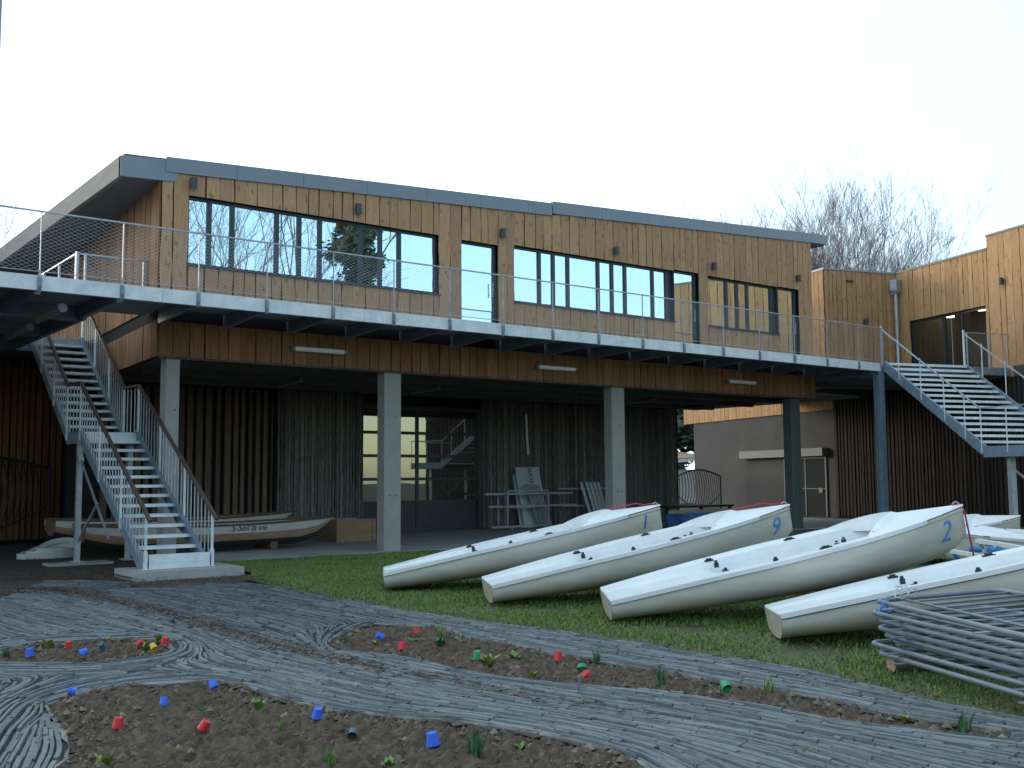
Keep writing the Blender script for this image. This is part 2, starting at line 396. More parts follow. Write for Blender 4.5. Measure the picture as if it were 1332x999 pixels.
# side wall on the left, slightly splayed, under the eave
side = MB(); sd_u = (.080, .9968); sd_n = (-.9968, .080)
boards(side, (SX0, FY), sd_u, sd_n, 0, 12.5, 5.02, lambda t: 7.72, (), seed=21, wmin=.16, wmax=.3)
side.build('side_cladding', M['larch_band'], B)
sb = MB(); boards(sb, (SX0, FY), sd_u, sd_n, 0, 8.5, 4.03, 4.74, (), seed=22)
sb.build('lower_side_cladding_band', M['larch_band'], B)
sm = MB(); sm.fbox((SX0+.01, FY+.11), sd_u, (sd_u[1], -sd_u[0]), 0, 12.4, .005, .12, 4.05, 7.72); sm.build('side_membrane', M['backing'], B)
# right end wall and back
ew = MB(); boards(ew, (SX1, FY), (0, 1), (1, 0), 0, 12.5, 4.03, lambda t: 8.95, (), seed=23); ew.build('end_cladding', M['larch'], B)
em = MB(); em.box(SX1-.12, SX1-.004, FY+.12, 32.8, 4.05, 8.9); em.box(8.2, SX1-.13, 32.7, 32.8, 0, 8.2); em.build('rear_wall', M['room_wall'], B)

# roof: two gently tilted slabs with zinc edges
rf = MB()
def roof_slab(x0, x1, z0, z1, y0, y1, th):
    rf.prism([(x0, y0, z0), (x1, y0, z1), (x1, y0, z1+th), (x0, y0, z0+th)], (0, y1-y0, 0))
roof_slab(6.30, 17.0, 7.66, 8.30, FY+.02, 34.0, .27)
roof_slab(17.0, 28.46, 8.345, 9.035, FY+.02, 34.0, .26)
rfo = rf.build('roof', M['soffit'], B)
def fascia(x0, x1, zb0, zb1, zt0, zt1, y=FY-.075, d=.09):
    f = MB(); f.prism([(x0, y, zb0), (x1, y, zb1), (x1, y, zt1), (x0, y, zt0)], (0, d, 0)); return f.build('fascia', M['zinc'], rfo)
# left return piece, then sheets butted with fine joints
fascia(6.20, 7.32, 7.46, 7.52, 7.86, 7.96, y=FY-.055)
def zt_(x): return 7.99+(x-7.08)*(8.59-7.99)/9.88 if x < 17 else 8.64+(x-17.0)*(9.32-8.64)/11.5
xs = [7.08, 8.55, 10.05, 11.6, 13.2, 14.75, 16.2, 16.98]
for a, b in zip(xs[:-1], xs[1:]): fascia(a+.004, b-.004, roofz(max(a, 7.1))-.012, roofz(b)-.012, zt_(a), zt_(b))
xs = [17.0, 18.7, 20.4, 22.1, 23.8, 25.5, 27.2, 28.5]
for a, b in zip(xs[:-1], xs[1:]): fascia(a+.004, b-.004, roofz(a)-.012, roofz(b)-.012, zt_(a+.01), zt_(b))
e = MB(); e.prism([(6.20, FY-.05, 7.46), (6.29, FY-.05, 7.46), (6.29, FY-.05, 7.86), (6.20, FY-.05, 7.86)], (0, 13.8, 0))
e.build('eave_board', M['eave_ply'], rfo)
e = MB(); e.box(6.29, 7.4, FY+.04, 33.9, 7.50, 7.54); e.build('soffit', M['soffit'], rfo)
e = MB(); e.box(28.42, 28.5, FY+.02, 33.9, 9.04, 9.31); e.build('verge_board', M['zinc'], rfo)
e = MB(); e.prism([(27.66, FY+.02, 8.93), (28.42, FY+.02, 8.98), (28.42, FY+.02, 9.02), (27.66, FY+.02, 8.97)], (0, 12, 0)); e.build('soffit', M['soffit'], rfo)

# windows: dark frames with mullions, each light a pane of its own
GY = FY+.10
def window(x0, x1, z0, z1, mull, name='window', bar=.095, sill=True):
    f = MB(); fw_ = .055
    f.box(x0, x1, GY-.03, GY+.05, z1-fw_, z1); f.box(x0, x1, GY-.03, GY+.05, z0, z0+fw_)
    f.box(x0, x0+fw_, GY-.03, GY+.05, z0+fw_, z1-fw_); f.box(x1-fw_, x1, GY-.03, GY+.05, z0+fw_, z1-fw_)
    # thin reveal lining
    f.box(x0-.012, x0, FY-.02, GY+.05, z0-.012, z1+.012); f.box(x1, x1+.012, FY-.02, GY+.05, z0-.012, z1+.012)
    f.box(x0, x1, FY-.02, GY+.05, z1, z1+.012)
    for mx_ in mull: f.box(mx_-bar/2, mx_+bar/2, GY-.025, GY+.045, z0+fw_, z1-fw_)
    w = f.build(name, M['anthracite'], B)
    ed = [x0+fw_] + [q for mx_ in mull for q in (mx_-bar/2, mx_+bar/2)] + [x1-fw_]
    for a, b in zip(ed[0::2], ed[1::2]):
        p = MB(); p.box(a, b, GY+.012, GY+.022, z0+fw_, z1-fw_); p.build('pane', M['glass'], w)
    if sill:
        s = MB(); s.box(x0-.03, x1+.03, FY-.075, GY-.03, z0-.03, z0-.002); s.build('sill', M['anthracite'], w)
    return w
window(*WIN1, [8.04, 8.53, 9.52, 10.04, 10.53, 11.54, 12.04, 12.54])
window(*WIN2, [16.67, 17.13, 17.62, 18.67, 19.17, 19.65, 20.69, 21.23])
window(*WIN3, [23.73, 24.19, 24.66, 25.75])
for d in (DOOR, DOOR2, DOOR3):
    w = window(d[0], d[1], d[2]+.02, d[3], [], 'glazed_door', sill=False)
    h = MB(); h.tube([(d[1]-.13, GY-.08, 6.0), (d[1]-.13, GY-.08, 6.35)], .012, 6); h.bar((d[1]-.13, GY-.03, 6.05), (d[1]-.13, GY-.08, 6.05), .02, .02); h.build('handle', M['galv'], w)
rm = MB(); rm.box(7.5, 27.0, GY+.9, GY+.95, 4.9, 7.6); rm.build('room_wall', M['room_wall'], B)

# undercroft: ceiling, beam edge, columns, back walls
c = MB(); c.prism([(7.16, FY+.13, 4.16), (30.2, FY+.13, 4.16), (30.2, 27.75, 4.16), (7.75, 27.75, 4.16)], (0, 0, .08)); c.build('ceiling', M['soffit'], B)
c = MB()
for y in (22.2, 24.0, 25.8): c.box(7.9, 29.0, y-.06, y+.06, 4.02, 4.157)
c.build('ceiling_joists', M['soffit'], B)
c = MB(); c.box(SX0+.03, SX1, FY+.012, FY+.105, 4.00, 4.045); c.build('edge_flashing', M['anthracite'], B)
for x0, x1 in ((7.22, 7.50), (12.16, 12.60), (19.08, 19.55), (26.55, 27.0)):
    k = MB(); y0, y1 = FY+.08, FY+.40
    ch = .015; P = [(x0+ch, y0), (x1-ch, y0), (x1, y0+ch), (x1, y1-ch), (x1-ch, y1), (x0+ch, y1), (x0, y1-ch), (x0, y0+ch)]
    k.prism([(p[0], p[1], -.1) for p in P], (0, 0, 4.22))
    ko = k.build('column', M['concrete'] if x0 < 25 else M['shaded_column'], B)
    hh = MB()
    for zz in (1.25, 3.0):
        for ox in (.33, .67):
            if ox == .33 and zz > 2: continue
            hh.tube([(x0+(x1-x0)*ox, y0-.002, zz), (x0+(x1-x0)*ox, y0+.01, zz)], .018, 8)
    hh.build('form_tie_holes', M['backing'], ko)

BY = 27.6
def wall_backing(x0, x1, y=BY, z1=4.3): 
    w = MB(); w.box(x0, x1, y+.002, y+.12, -.05, z1); return w.build('undercroft_wall', M['backing'], B)
wall_backing(7.3, 15.48); wall_backing(20.0, 28.96)
w = MB(); w.box(15.48, 20.0, BY+.002, BY+.12, 3.85, 4.3); w.build('undercroft_wall', M['backing'], B)
# open timber slats, left
s = MB(); rnd = random.Random(5); x = 8.1
while x < 12.75:
    wd = rnd.uniform(.10, .17); s.box(x, x+wd, BY-.12-rnd.uniform(0, .03), BY-.02, .03, 4.12); x += wd+rnd.uniform(.07, .15)
s.build('slatted_screen', M['dark_slat'], B)
s = MB(); s.box(12.72, 15.45, BY-.30, BY-.02, 0, 4.15); s.build('undercroft_wall', M['backing'], B)
s = MB(); boards(s, (0, BY-.31), (1, 0), (0, -1), 12.78, 15.46, .05, 4.13, (), wmin=.07, wmax=.14, thick=.03, gap=.02, wav=.012, seed=31, depthvar=.05)
s.build('waney_board_wall', M['bark_slat'], B)
s = MB(); boards(s, (0, BY), (1, 0), (0, -1), 20.02, 28.9, .05, 4.13, (), wmin=.08, wmax=.16, thick=.03, gap=.02, wav=.012, seed=32, depthvar=.05)
s.build('waney_board_wall', M['bark_slat'], B)
s = MB(); s.box(28.9, 29.02, BY-.02, 33, 0, 4.2); s.build('undercroft_wall', M['backing'], B)
# garage door
g = MB(); gx0, gx1, gz1 = 15.5, 19.98, 3.85
g.box(gx0, gx0+.12, BY-.1, BY+.1, 0.03, gz1); g.box(gx1-.2, gx1, BY-.1, BY+.1, .03, gz1); g.box(gx0+.12, gx1-.2, BY-.1, BY+.1, gz1-.12, gz1)
rows = [.10, .92, 1.62, 2.32, 3.02, gz1-.13]; colsx = [gx0+.13, 17.55, gx1-.21]
for z in rows[1:-1]: g.box(gx0+.12, gx1-.2, BY-.05, BY+.06, z-.045, z+.045)
for xx in (17.55,): g.box(xx-.045, xx+.045, BY-.045, BY+.055, .1, gz1-.13)
g.box(gx0+.12, gx1-.2, BY-.05, BY+.06, .04, .10)
go = g.build('garage_door', M['anthracite'], B)
for i in range(1, 5):
    for a, b in ((gx0+.12, 17.505), (17.595, gx1-.2)):
        p = MB(); p.box(a, b, BY, BY+.012, rows[i]+.045, (rows[i+1]-.045) if i < 4 else gz1-.12); p.build('pane', M['glass_garage'], go)
for a, b in ((gx0+.12, 17.505), (17.595, gx1-.2)):
    p = MB(); p.box(a, b, BY-.01, BY+.012, .1, rows[1]-.045); p.build('panel', M['anthracite'], go)

# ================================================================== WALKWAY
th = R(-18); O2 = np.array([28.3, 18.4]); E1 = np.array([math.cos(th), math.sin(th)]); E2 = np.array([-math.sin(th), math.cos(th)])
def RP(a, b, z=0): p = O2+E1*a+E2*b; return (float(p[0]), float(p[1]), z)
K = empty('walkway', 'raised galvanised steel walkway with wire mesh railing running along the front of the boathouse', 'walkway', (17, 18.4, 4.75))
DZ = 5.0
d = MB()
# planks along X; the left part widens into a terrace round the stair well
d.box(-5, 28.2, WY+.07, FY-.13, DZ-.06, DZ-.012)
d.box(-5, 5.75, FY-.12, 30.6, DZ-.06, DZ-.012)
d.box(5.752, 7.0, FY-.12, 21.3, DZ-.06, DZ-.012)
d.box(5.752, 8.0, 26.25, 30.6, DZ-.06, DZ-.012)
# landing between the two buildings
d.prism([(27.75, FY-.1, DZ-.06), (28.25, WY+.08, DZ-.06), RP(4.94, .06, DZ-.06), RP(4.94, 5.2, DZ-.06), RP(1.9, 5.2, DZ-.06), RP(1.9, 9.5, DZ-.06), (27.75, 28, DZ-.06)], (0, 0, .05))
d.build('deck', M['deck_under'], K)
eb = MB()
def channel(p, q, zt=DZ, zb=4.75):           # C-channel edge beam
    eb.bar((p[0], p[1], (zt+zb)/2), (q[0], q[1], (zt+zb)/2), .02, zt-zb)
    n = Vector((q[0]-p[0], q[1]-p[1], 0)).normalized(); n = Vector((-n.y, n.x, 0))
    for z in (zt-.008, zb+.008): eb.bar(Vector((p[0], p[1], z))+n*.05, Vector((q[0], q[1], z))+n*.05, .08, .016)
jl = [-5, .2, 3.0, 6.4, 10.45, 14.6, 18.9, 23.3, 28.3]
for a, b in zip(jl[:-1], jl[1:]): channel((a+.004, WY), (b-.004, WY))
for a in jl[1:-1]:
    for dx in (-.16, -.09, .09, .16):
        for z in (4.83, 4.92): eb.tube([(a+dx, WY-.022, z), (a+dx, WY-.010, z)], .014, 6)
eb.build('edge_beam', M['galv_pale'], K)
eb = MB(); channel(RP(.02, 0), RP(4.9, 0)); eb.build('edge_beam', M['steel_blue'], K)
POSTX = [-2.35, -1.0, .33, 1.67, 3.01, 4.35, 5.69, 7.04, 8.36, 9.75, 11.13, 12.51, 13.92, 15.34, 16.75, 18.2, 19.65, 21.13, 22.59, 24.08, 25.56, 27.09, 28.24]
RZ = 6.07
for i, x in enumerate(POSTX):
    p = MB(); p.box(x-.008, x+.008, WY-.035, WY-.012, DZ-.1, RZ-.012); p.box(x-.022, x+.022, WY-.012, WY-.0105+.001, DZ-.16, DZ+.1)
    if i == len(POSTX)-1: p.box(x-.05, x+.05, WY-.06, WY-.036, DZ-.1, RZ)
    po = p.build('railing_post', M['galv'], K)
    b_ = MB(); b_.prism([(x-.03, WY-.013, 4.98), (x-.03, WY-.05, 4.96), (x-.03, WY-.05, 4.82), (x-.03, WY-.02, 4.72), (x-.03, WY-.013, 4.72)], (.06, 0, 0)); b_.build('bracket', M['galv_dark'], po)
    # cantilever joist, tapered towards the edge
    y1 = FY-.03 if x > 7 else 30.0
    j = MB()
    if x > 7: j.prism([(x-.04, WY+.1, DZ-.065), (x-.04, y1, DZ-.065), (x-.04, y1, 4.66), (x-.04, WY+.1, 4.76)], (.08, 0, 0))
    elif not (5.7 < x < 7): j.box(x-.05, x+.05, WY+.1, y1, 4.70, DZ-.065)
    if j.v: j.build('joist', M['steel_blue'], K)
for q in ((-5, 7.0, 26.3, 26.42), (-5, 5.65, 23.6, 23.72), (5.66, 5.74, 20.6, 26.29), (-5, 5.65, 20.9, 21.02)):
    c = MB(); c.box(*q, 4.66, 4.93); c.build('cross_beam', M['steel_blue'], K)
for p, q in ((RP(.2, 1.4, 4.8), RP(4.9, 1.4, 4.8)), (RP(.2, 3.0, 4.8), RP(4.9, 3.0, 4.8)), (RP(.2, 4.6, 4.8), RP(4.9, 4.6, 4.8)), ((28.0, 18.6, 4.8), RP(0, 9, 4.8))):
    c = MB(); c.bar(p, q, .1, .24); c.build('cross_beam', M['steel_blue'], K)
hr = MB(); hr.bar((-5, WY-.024, RZ), (28.28, WY-.024, RZ), .045, .022)
hr.tube([(-5, WY-.024, DZ+.06), (28.25, WY-.024, DZ+.06)], .008, 5)
hr.build('handrail', M['galv'], K)

def net(mb, p0, p1, z0, z1, cw=.125, slope=.5, r=.0019):
    """diamond cable net in the vertical plane p0-p1"""
    p0 = Vector((p0[0], p0[1], 0)); p1 = Vector((p1[0], p1[1], 0)); L = (p1-p0).length; u = (p1-p0)/L; n = Vector((-u.y, u.x, 0)); H = z1-z0; run = H/slope
    for sgn in (1, -1):
        k = -run
        while k < L:
            a, b = k, k+run; za, zb = (0, H) if sgn == 1 else (H, 0)
            t0 = max(0, (0-a)/run); t1 = min(1, (L-a)/run)
            if t1-t0 > .02:
                A = p0+u*(a+run*t0); Bq = p0+u*(a+run*t1); A.z = z0+za+(zb-za)*t0; Bq.z = z0+za+(zb-za)*t1
                d_ = (Bq-A).normalized(); s_ = d_.cross(n)
                off = n*(.002*sgn)
                vs = []
                for q in (A, Bq):
                    for aa in (0, 2.094, 4.189): vs.append(q+off+(n*math.cos(aa)+s_*math.sin(aa))*r)
                mb.add(vs, [(0, 1, 4, 3), (1, 2, 5, 4), (2, 0, 3, 5)])
            k += cw
wm = MB(); net(wm, (-1.5, WY-.024), (28.24, WY-.024), DZ+.06, RZ-.02); wm.build('wire_mesh', M['galv'], K, fix=False)
# rail round the stair well
p = MB()
p.bar((5.7, 21.25, RZ-.03), (7.3, 21.25, RZ-.03), .03, .03); p.bar((5.7, 21.25, DZ), (5.7, 21.25, RZ), .10, .05); p.bar((5.86, 21.25, DZ), (5.86, 21.25, RZ-.03), .04, .04); p.bar((7.0, 21.25, DZ), (7.0, 21.25, RZ-.03), .04, .04)
p.bar((5.70, 21.25, RZ-.03), (5.70, 26.2, RZ-.03), .03, .03)
for y in (22.5, 23.7, 24.9, 26.2): p.bar((5.70, y, DZ), (5.70, y, RZ-.03), .04, .04)
net(p, (5.86, 21.25), (7.3, 21.25), DZ+.05, RZ-.05)
p.build('stair_well_railing', M['galv'], K)
# support post by the right stair
for q in ((28.2, 18.47),):
    p = MB(); x, y = q
    p.box(x-.13, x+.13, y-.1, y-.085, -.05, 4.74); p.box(x-.13, x+.13, y+.085, y+.1, -.05, 4.74); p.box(x-.008, x+.008, y-.085, y+.085, -.05, 4.74)
    p.box(x-.2, x+.2, y-.18, y+.18, -.05, .02); p.build('support_post', M['steel_blue'], K)
for q in ((2.2, 18.6), (-2.5, 18.6), (2.2, 29.0)):
    p = MB(); x, y = q
    p.box(x-.09, x+.09, y-.09, y+.09, -.05, 4.70)
    if x < 0 or y > 20: p.build('support_post', M['steel_blue'], K)
# right hand railing, beyond the second stair
p = MB()
for t in (3.25, 4.1, 4.85): p.bar(RP(t, 0, DZ-.1), RP(t, 0, RZ), .045 if t < 4.5 else .03, .03)
p.bar(RP(3.25, 0, RZ), RP(4.9, 0, RZ), .03, .022); net(p, RP(3.25, 0), RP(4.88, 0), DZ+.05, RZ-.02)
p.build('side_railing', M['galv'], K)

# ================================================================== STAIR 1 (left)
S1 = empty('steel_stair', 'galvanised stair at the left with brown wooden handrails climbing to the terrace', 'stair', (6.6, 18, 0))
XL, XR = 6.05, 7.16
Y0, Z0, YM, ZM, YM2, YT, ZT = 17.95, .13, 21.95, 2.60, 22.85, 26.15, 5.0
for x in (XL, XR):
    s = MB()
    for (ya, za, yb, zb) in ((Y0, Z0, YM, ZM), (YM2, ZM, YT, ZT)):
        dv = Vector((0, yb-ya, zb-za)).normalized(); up = Vector((0, -dv.z, dv.y))
        c0 = -.07
        a = Vector((x, ya, za))+up*c0 - dv*(.05 if za < 1 else .02); b = Vector((x, yb, zb))+up*c0 + dv*.02
        s.bar(a, b, .012, .24, up)
        n = .05 if x == XL else -.05
        for q in (.113, -.113): s.bar(a+up*q+Vector((n/2, 0, 0)), b+up*q+Vector((n/2, 0, 0)), .05, .012, up)
    s.bar((x, YM-.05, ZM-.11), (x, YM2+.06, ZM-.11), .014, .235)
    s.build('stringer', M['steel_blue'], S1)
def tread(y, z, dep=.27):
    t = MB(); t.box(XL+.01, XR-.01, y, y+.02, z-.055, z); t.box(XL+.01, XR-.01, y+.02, y+dep, z-.03, z-.003); t.box(XL+.01, XR-.01, y+dep, y+dep+.012, z-.055, z)
    t.build('tread', M['galv_pale'], S1)
n1 = 14
for i in range(1, n1): tread(Y0+(YM-Y0)*i/n1-.02, Z0+(ZM-Z0)*i/n1)
n2 = 13
for i in range(1, n2): tread(YM2+(YT-YM2)*i/n2-.02, ZM+(ZT-ZM)*i/n2)
t = MB(); t.box(XL+.01, XR-.01, YM-.03, YM2, ZM-.04, ZM); t.box(XL+.01, XR-.01, YM-.045, YM-.03, ZM-.17, ZM); t.build('landing', M['galv_pale'], S1)
t = MB(); t.box(XL+.01, XR-.01, YT-.02, YT+.1, ZT-.24, ZT); t.build('top_plate', M['galv'], S1)
t = MB(); t.box(XL+.03, XR-.03, Y0-.10, Y0-.085, Z0+.005, Z0+.25); t.box(XL+.03, XR-.03, Y0-.085, Y0+.2, Z0+.215, Z0+.235); t.box(XL+.03, XR-.03, Y0-.106, Y0-.10, Z0+.12, Z0+.13); t.build('bottom_step', M['galv_pale'], S1)
def line1(y): return Z0+(y-Y0)*(ZM-Z0)/(YM-Y0)
def line2(y): return ZM+(y-YM2)*(ZT-ZM)/(YT-YM2)
def railz(y): return (line1(y) if y < YM else ZM if y < YM2 else line2(y))+.96
for x, side_ in ((XL-.02, 'l'), (XR+.02, 'r')):
    posts = [Y0-.06, Y0+1.3, Y0+2.65, YM-.02, YM2+.02, YM2+1.1, YM2+2.2, YT-.02]
    for i, y in enumerate(posts):
        b = (Z0+.005) if i == 0 else (railz(y)-.96-.16)
        p = MB(); p.box(x-.012, x+.012, y-.035, y+.035, b, railz(y)-.02)
        if i == 0: p.box(x-.05, x+.05, y-.06, y+.06, Z0+.003, Z0+.016); p.box(x-.022, x+.022, y-.045, y+.045, Z0+.016, Z0+.30)
        po = p.build('railing_post', M['galv_pale'], S1)
    bl = MB()
    for a, b in zip(posts[:-1], posts[1:]):
        n = 7 if b-a > 1.25 else (3 if b-a < .95 else 6)
        for k in range(1, n+1):
            y = a+(b-a)*k/(n+1); bl.bar((x, y, railz(y)-.96+.02), (x, y, railz(y)-.03), .016, .016, (0, 1, 0))
    for a, b in ((Y0, YM), (YM2, YT)): bl.bar((x, a, railz(a+.001)-.92), (x, b-.001, railz(b-.001)-.92), .012, .03, (0, -.53, .85))
    bl.build('balusters', M['galv'], S1)
    hr = MB(); w_ = .06
    ys = [Y0-.26, YM-.02]; hr.bar((x, ys[0], line1(ys[0])+.975), (x, YM, ZM+.985), w_, .045, (0, -.53, .85))
    hr.bar((x, YM-.02, ZM+.985), (x, YM2+.02, ZM+.985), w_, .045)
    hr.bar((x, YM2, ZM+.985), (x, YT, ZT+.985), w_, .045, (0, -.53, .85))
    hr.build('handrail', M['rail_wood'], S1)
for x in (XL+.02, XR-.1):
    p = MB(); p.box(x-.05, x+.05, YM+.02, YM+.12, .05, ZM-.2); p.box(x-.12, x+.12, YM-.05, YM+.19, .02, .05)
    po = p.build('support_post', M['galv'], S1)
p = MB(); p.bar((XL+.02, YM, 2.05), (XL+.02, 20.0, .55), .035, .035); p.bar((XL+.02, YM, .45), (XL+.02, 20.75, 1.2), .035, .035); p.bar((XL+.02, YM+.07, 2.05), (XL+.02, YM-.05, 2.05), .1, .08); p.build('brace', M['galv'], S1)
f = MB(); f.box(5.78, 7.62, 17.52, 18.7, -.08, .128)
tag(f.build('concrete_footing', M['slab']), 'low pale concrete footing under the bottom step of the left stair', 'footing')
f = MB(); f.box(5.5, 6.7, 21.75, 22.3, -.05, .022); tag(f.build('concrete_footing', M['slab']), 'flat concrete pad under the middle support post of the left stair', 'footing')

# ================================================================== STAIR 2 (right)
S2 = empty('steel_stair', 'blue grey steel stair at the right with pale treads and a half landing', 'stair', RP(1.5, -2, 0))
WID = 3.08; SB, SZ = -3.85, 2.36
def P2(a, b, z): return RP(a, b, z)
nr = 15; top = -.18
for a in (0.0, WID):
    s = MB(); A = Vector(P2(a, top+.12, 4.93)); Bq = Vector(P2(a, SB-.08, SZ-.11)); dv = (Bq-A).normalized(); sx = Vector((E1[0], E1[1], 0)); up = sx.cross(dv)
    s.bar(A, Bq, .014, .27, up)
    for q in (.13, -.13): s.bar(A+up*q+sx*(.03 if a == 0 else -.03), Bq+up*q+sx*(.03 if a == 0 else -.03), .06, .014, up)
    s.build('stringer', M['steel_blue'], S2)
o2 = O2; e1 = E1; e2 = E2
for i in range(0, nr):
    z = DZ-(DZ-SZ)*i/nr; b = top+(SB-top)*i/nr
    t = MB(); t.fbox(o2, e1, e2, .02, WID-.02, b-.02, b, z-.07, z+.001); t.fbox(o2, e1, e2, .02, WID-.02, b, b+.26, z-.035, z-.003)
    t.build('tread', M['galv_pale'], S2)
t = MB(); t.fbox(o2, e1, e2, .0, WID, -5.7, SB, SZ-.04, SZ); t.build('landing', M['galv_pale'], S2)
t = MB(); t.fbox(o2, e1, e2, -.012, .0, -5.7, SB-.06, SZ-.28, SZ+.01); t.fbox(o2, e1, e2, .012, WID, -5.72, -5.7, SZ-.28, SZ+.01); t.fbox(o2, e1, e2, WID, WID+.012, -5.7, SB-.06, SZ-.28, SZ+.01)
t.build('landing_edge', M['steel_blue'], S2)
def r2z(b): return (DZ+(SZ-DZ)*(b-top)/(SB-top) if b > SB else SZ)+1.03
for a, side_ in ((-.02, 0), (WID+.02, 1)):
    pl = [top+.15, -.75, -1.65, -2.55, -3.3, SB-.02] + ([-4.75, -5.65] if side_ == 0 else [])
    for i, b in enumerate(pl):
        w_ = .045 if i == 0 else .022
        p = MB(); p.bar(P2(a, b, max(SZ-.2, r2z(b)-1.2)), P2(a, b, r2z(b)), w_, w_, (E1[0], E1[1], 0)); p.build('railing_post', M['galv_pale'], S2)
    h = MB(); h.bar(P2(a, top+.15, r2z(top)), P2(a, SB, SZ+1.03), .045, .03); 
    if side_ == 0: h.bar(P2(a, SB, SZ+1.03), P2(a, -5.68, SZ+1.03), .045, .03); h.bar(P2(a, -5.68, SZ+1.03), P2(WID, -5.68, SZ+1.03), .045, .03)
    h.build('handrail', M['galv'], S2)
for a, b in ((.18, -4.65), (WID-.2, -4.65)):
    p = MB(); p.bar(P2(a, b, -.05), P2(a, b, SZ-.28), .15, .15, (E1[0], E1[1], 0)); p.bar(P2(a, b, -.02), P2(a, b, .02), .3, .3, (E1[0], E1[1], 0)); p.build('support_post', M['galv'], S2)
p = MB(); p.bar(P2(.25, -4.65, 1.75), P2(1.5, -4.65, .9), .06, .06); p.bar(P2(1.5, -4.65, .9), P2(WID-.25, -4.65, 1.75), .06, .06); p.build('brace', M['galv'], S2)

# ================================================================== RIGHT BUILDING
N = empty('annexe_building', 'angled timber clad annexe at the right with flat parapet, concrete ground floor and lit doorway', 'building', RP(7, 6, 0))
WA = 5.0                                     # plane of its long wall in the stair frame; the wall faces -E1
def wall_org(a): return (O2[0]+E1[0]*a, O2[1]+E1[1]*a)
nE1 = (-E1[0], -E1[1])
w = MB()
OPN = (.96, 4.56, 5.0, 7.16)
boards(w, wall_org(WA), tuple(E2), nE1, .80, 5.24, 4.72, lambda t: 8.98, [OPN], seed=41)
boards(w, wall_org(WA), tuple(E2), nE1, -6.2, .79, 4.72, lambda t: 9.40, (), seed=42, wmin=.22, wmax=.36)
bo = (O2[0]+E2[0]*5.24, O2[1]+E2[1]*5.24)
boards(w, bo, tuple(E1), (-E2[0], -E2[1]), 1.85, 4.97, 4.72, lambda t: 8.98, (), seed=43, wmin=.16, wmax=.28)
b2 = wall_org(1.85)
boards(w, b2, tuple(E2), nE1, 5.25, 11.5, 4.72, lambda t: 8.98, (), seed=44)
w.build('cladding', M['larch_orange'], N)
w = MB()
boards(w, wall_org(WA), tuple(E2), nE1, 9.0, 21.4, 4.28, lambda t: 5.6, (), seed=45, wmin=.22, wmax=.36)
w.build('cladding_band', M['larch_orange'], N)
k = MB()
def blk(a0, a1, c0, c1, z0, z1, mb): mb.fbox(O2, E1, E2, a0, a1, c0, c1, z0, z1)
blk(5.005, 5.2, -6.2, .8, 4.7, 9.38, k); blk(5.005, 5.2, .8, OPN[0], 4.7, 8.95, k); blk(5.005, 5.2, OPN[1], 5.2, 4.7, 8.95, k); blk(5.005, 5.2, OPN[0], OPN[1], 7.16, 8.95, k)
blk(1.86, 12, 5.25, 12, 4.74, 8.95, k); blk(5.005, 12, 12.01, 21.38, 4.3, 5.58, k); blk(5.2, 12, -6.2, .8, 4.72, 9.3, k); blk(5.2, 12, .8, 5.2, 7.9, 8.9, k)
k.build('wall_core', M['backing'], N)
k = MB(); blk(4.94, 12, .78, 5.16, 8.98, 9.05, k); blk(4.94, 12, -6.24, .79, 9.40, 9.47, k); k.build('parapet_cap', M['eave_ply'], N)
k = MB(); blk(1.79, 4.93, 5.17, 12, 8.98, 9.05, k); blk(4.93, 12, 5.17, 12, 8.98, 9.045, k); k.build('parapet_cap', M['zinc'], N)
# room behind the doorway, with three lit ceiling lamps
k = MB(); blk(8.6, 8.7, .82, 5.2, 4.9, 7.6, k); blk(5.2, 8.6, .82, .9, 4.9, 7.6, k); blk(5.2, 8.6, 5.1, 5.2, 4.9, 7.6, k); blk(5.2, 8.6, .9, 5.1, 7.5, 7.6, k); blk(5.02, 8.6, .9, 5.1, 4.86, 4.96, k); k.build('room_wall', M['room_wall'], N)
dr = MB()
for c0, c1 in ((OPN[0], OPN[0]+.07), (OPN[1]-.07, OPN[1]), (2.92, 3.06), (2.1, 2.15)): blk(5.06, 5.14, c0, c1, 5.0, 7.16, dr)
blk(5.06, 5.14, OPN[0], OPN[1], 7.07, 7.157, dr); blk(5.06, 5.14, OPN[0], OPN[1], 5.0, 5.07, dr)
dro = dr.build('glazed_door', M['anthracite'], N)
p = MB(); blk(5.095, 5.105, OPN[0]+.07, 2.1, 5.07, 7.07, p); p.build('pane', M['glass_clear'], dro)
p = MB(); blk(5.095, 5.105, 2.15, 2.92, 5.07, 7.07, p); p.build('pane', M['glass_clear'], dro)
p = MB(); blk(5.095, 5.105, 3.06, OPN[1]-.07, 5.07, 7.07, p); p.build('pane', M['glass_clear'], dro)
p = MB(); blk(5.04, 5.06, 2.58, 2.60, 5.3, 7.0, p); p.build('pull_bar', M['galv'], dro)
for (x_, y_, c) in ((1277, 403, 1.5), (1278, 418, 1.9), (1236, 412, 3.1)):
    p = MB(); q = onz(x_, y_, 7.40); p.tube([(q[0], q[1], 7.38), (q[0], q[1], 7.48)], .14, 14)
    tag(p.build('ceiling_lamp', M['lit']), {1.5: 'warm lit round ceiling lamp nearest the door glass in the annexe room', 1.9: 'warm lit round ceiling lamp deepest in the annexe room', 3.1: 'warm lit round ceiling lamp left of the other two in the annexe room'}[c], 'lamp', 'lit lamps inside the annexe')
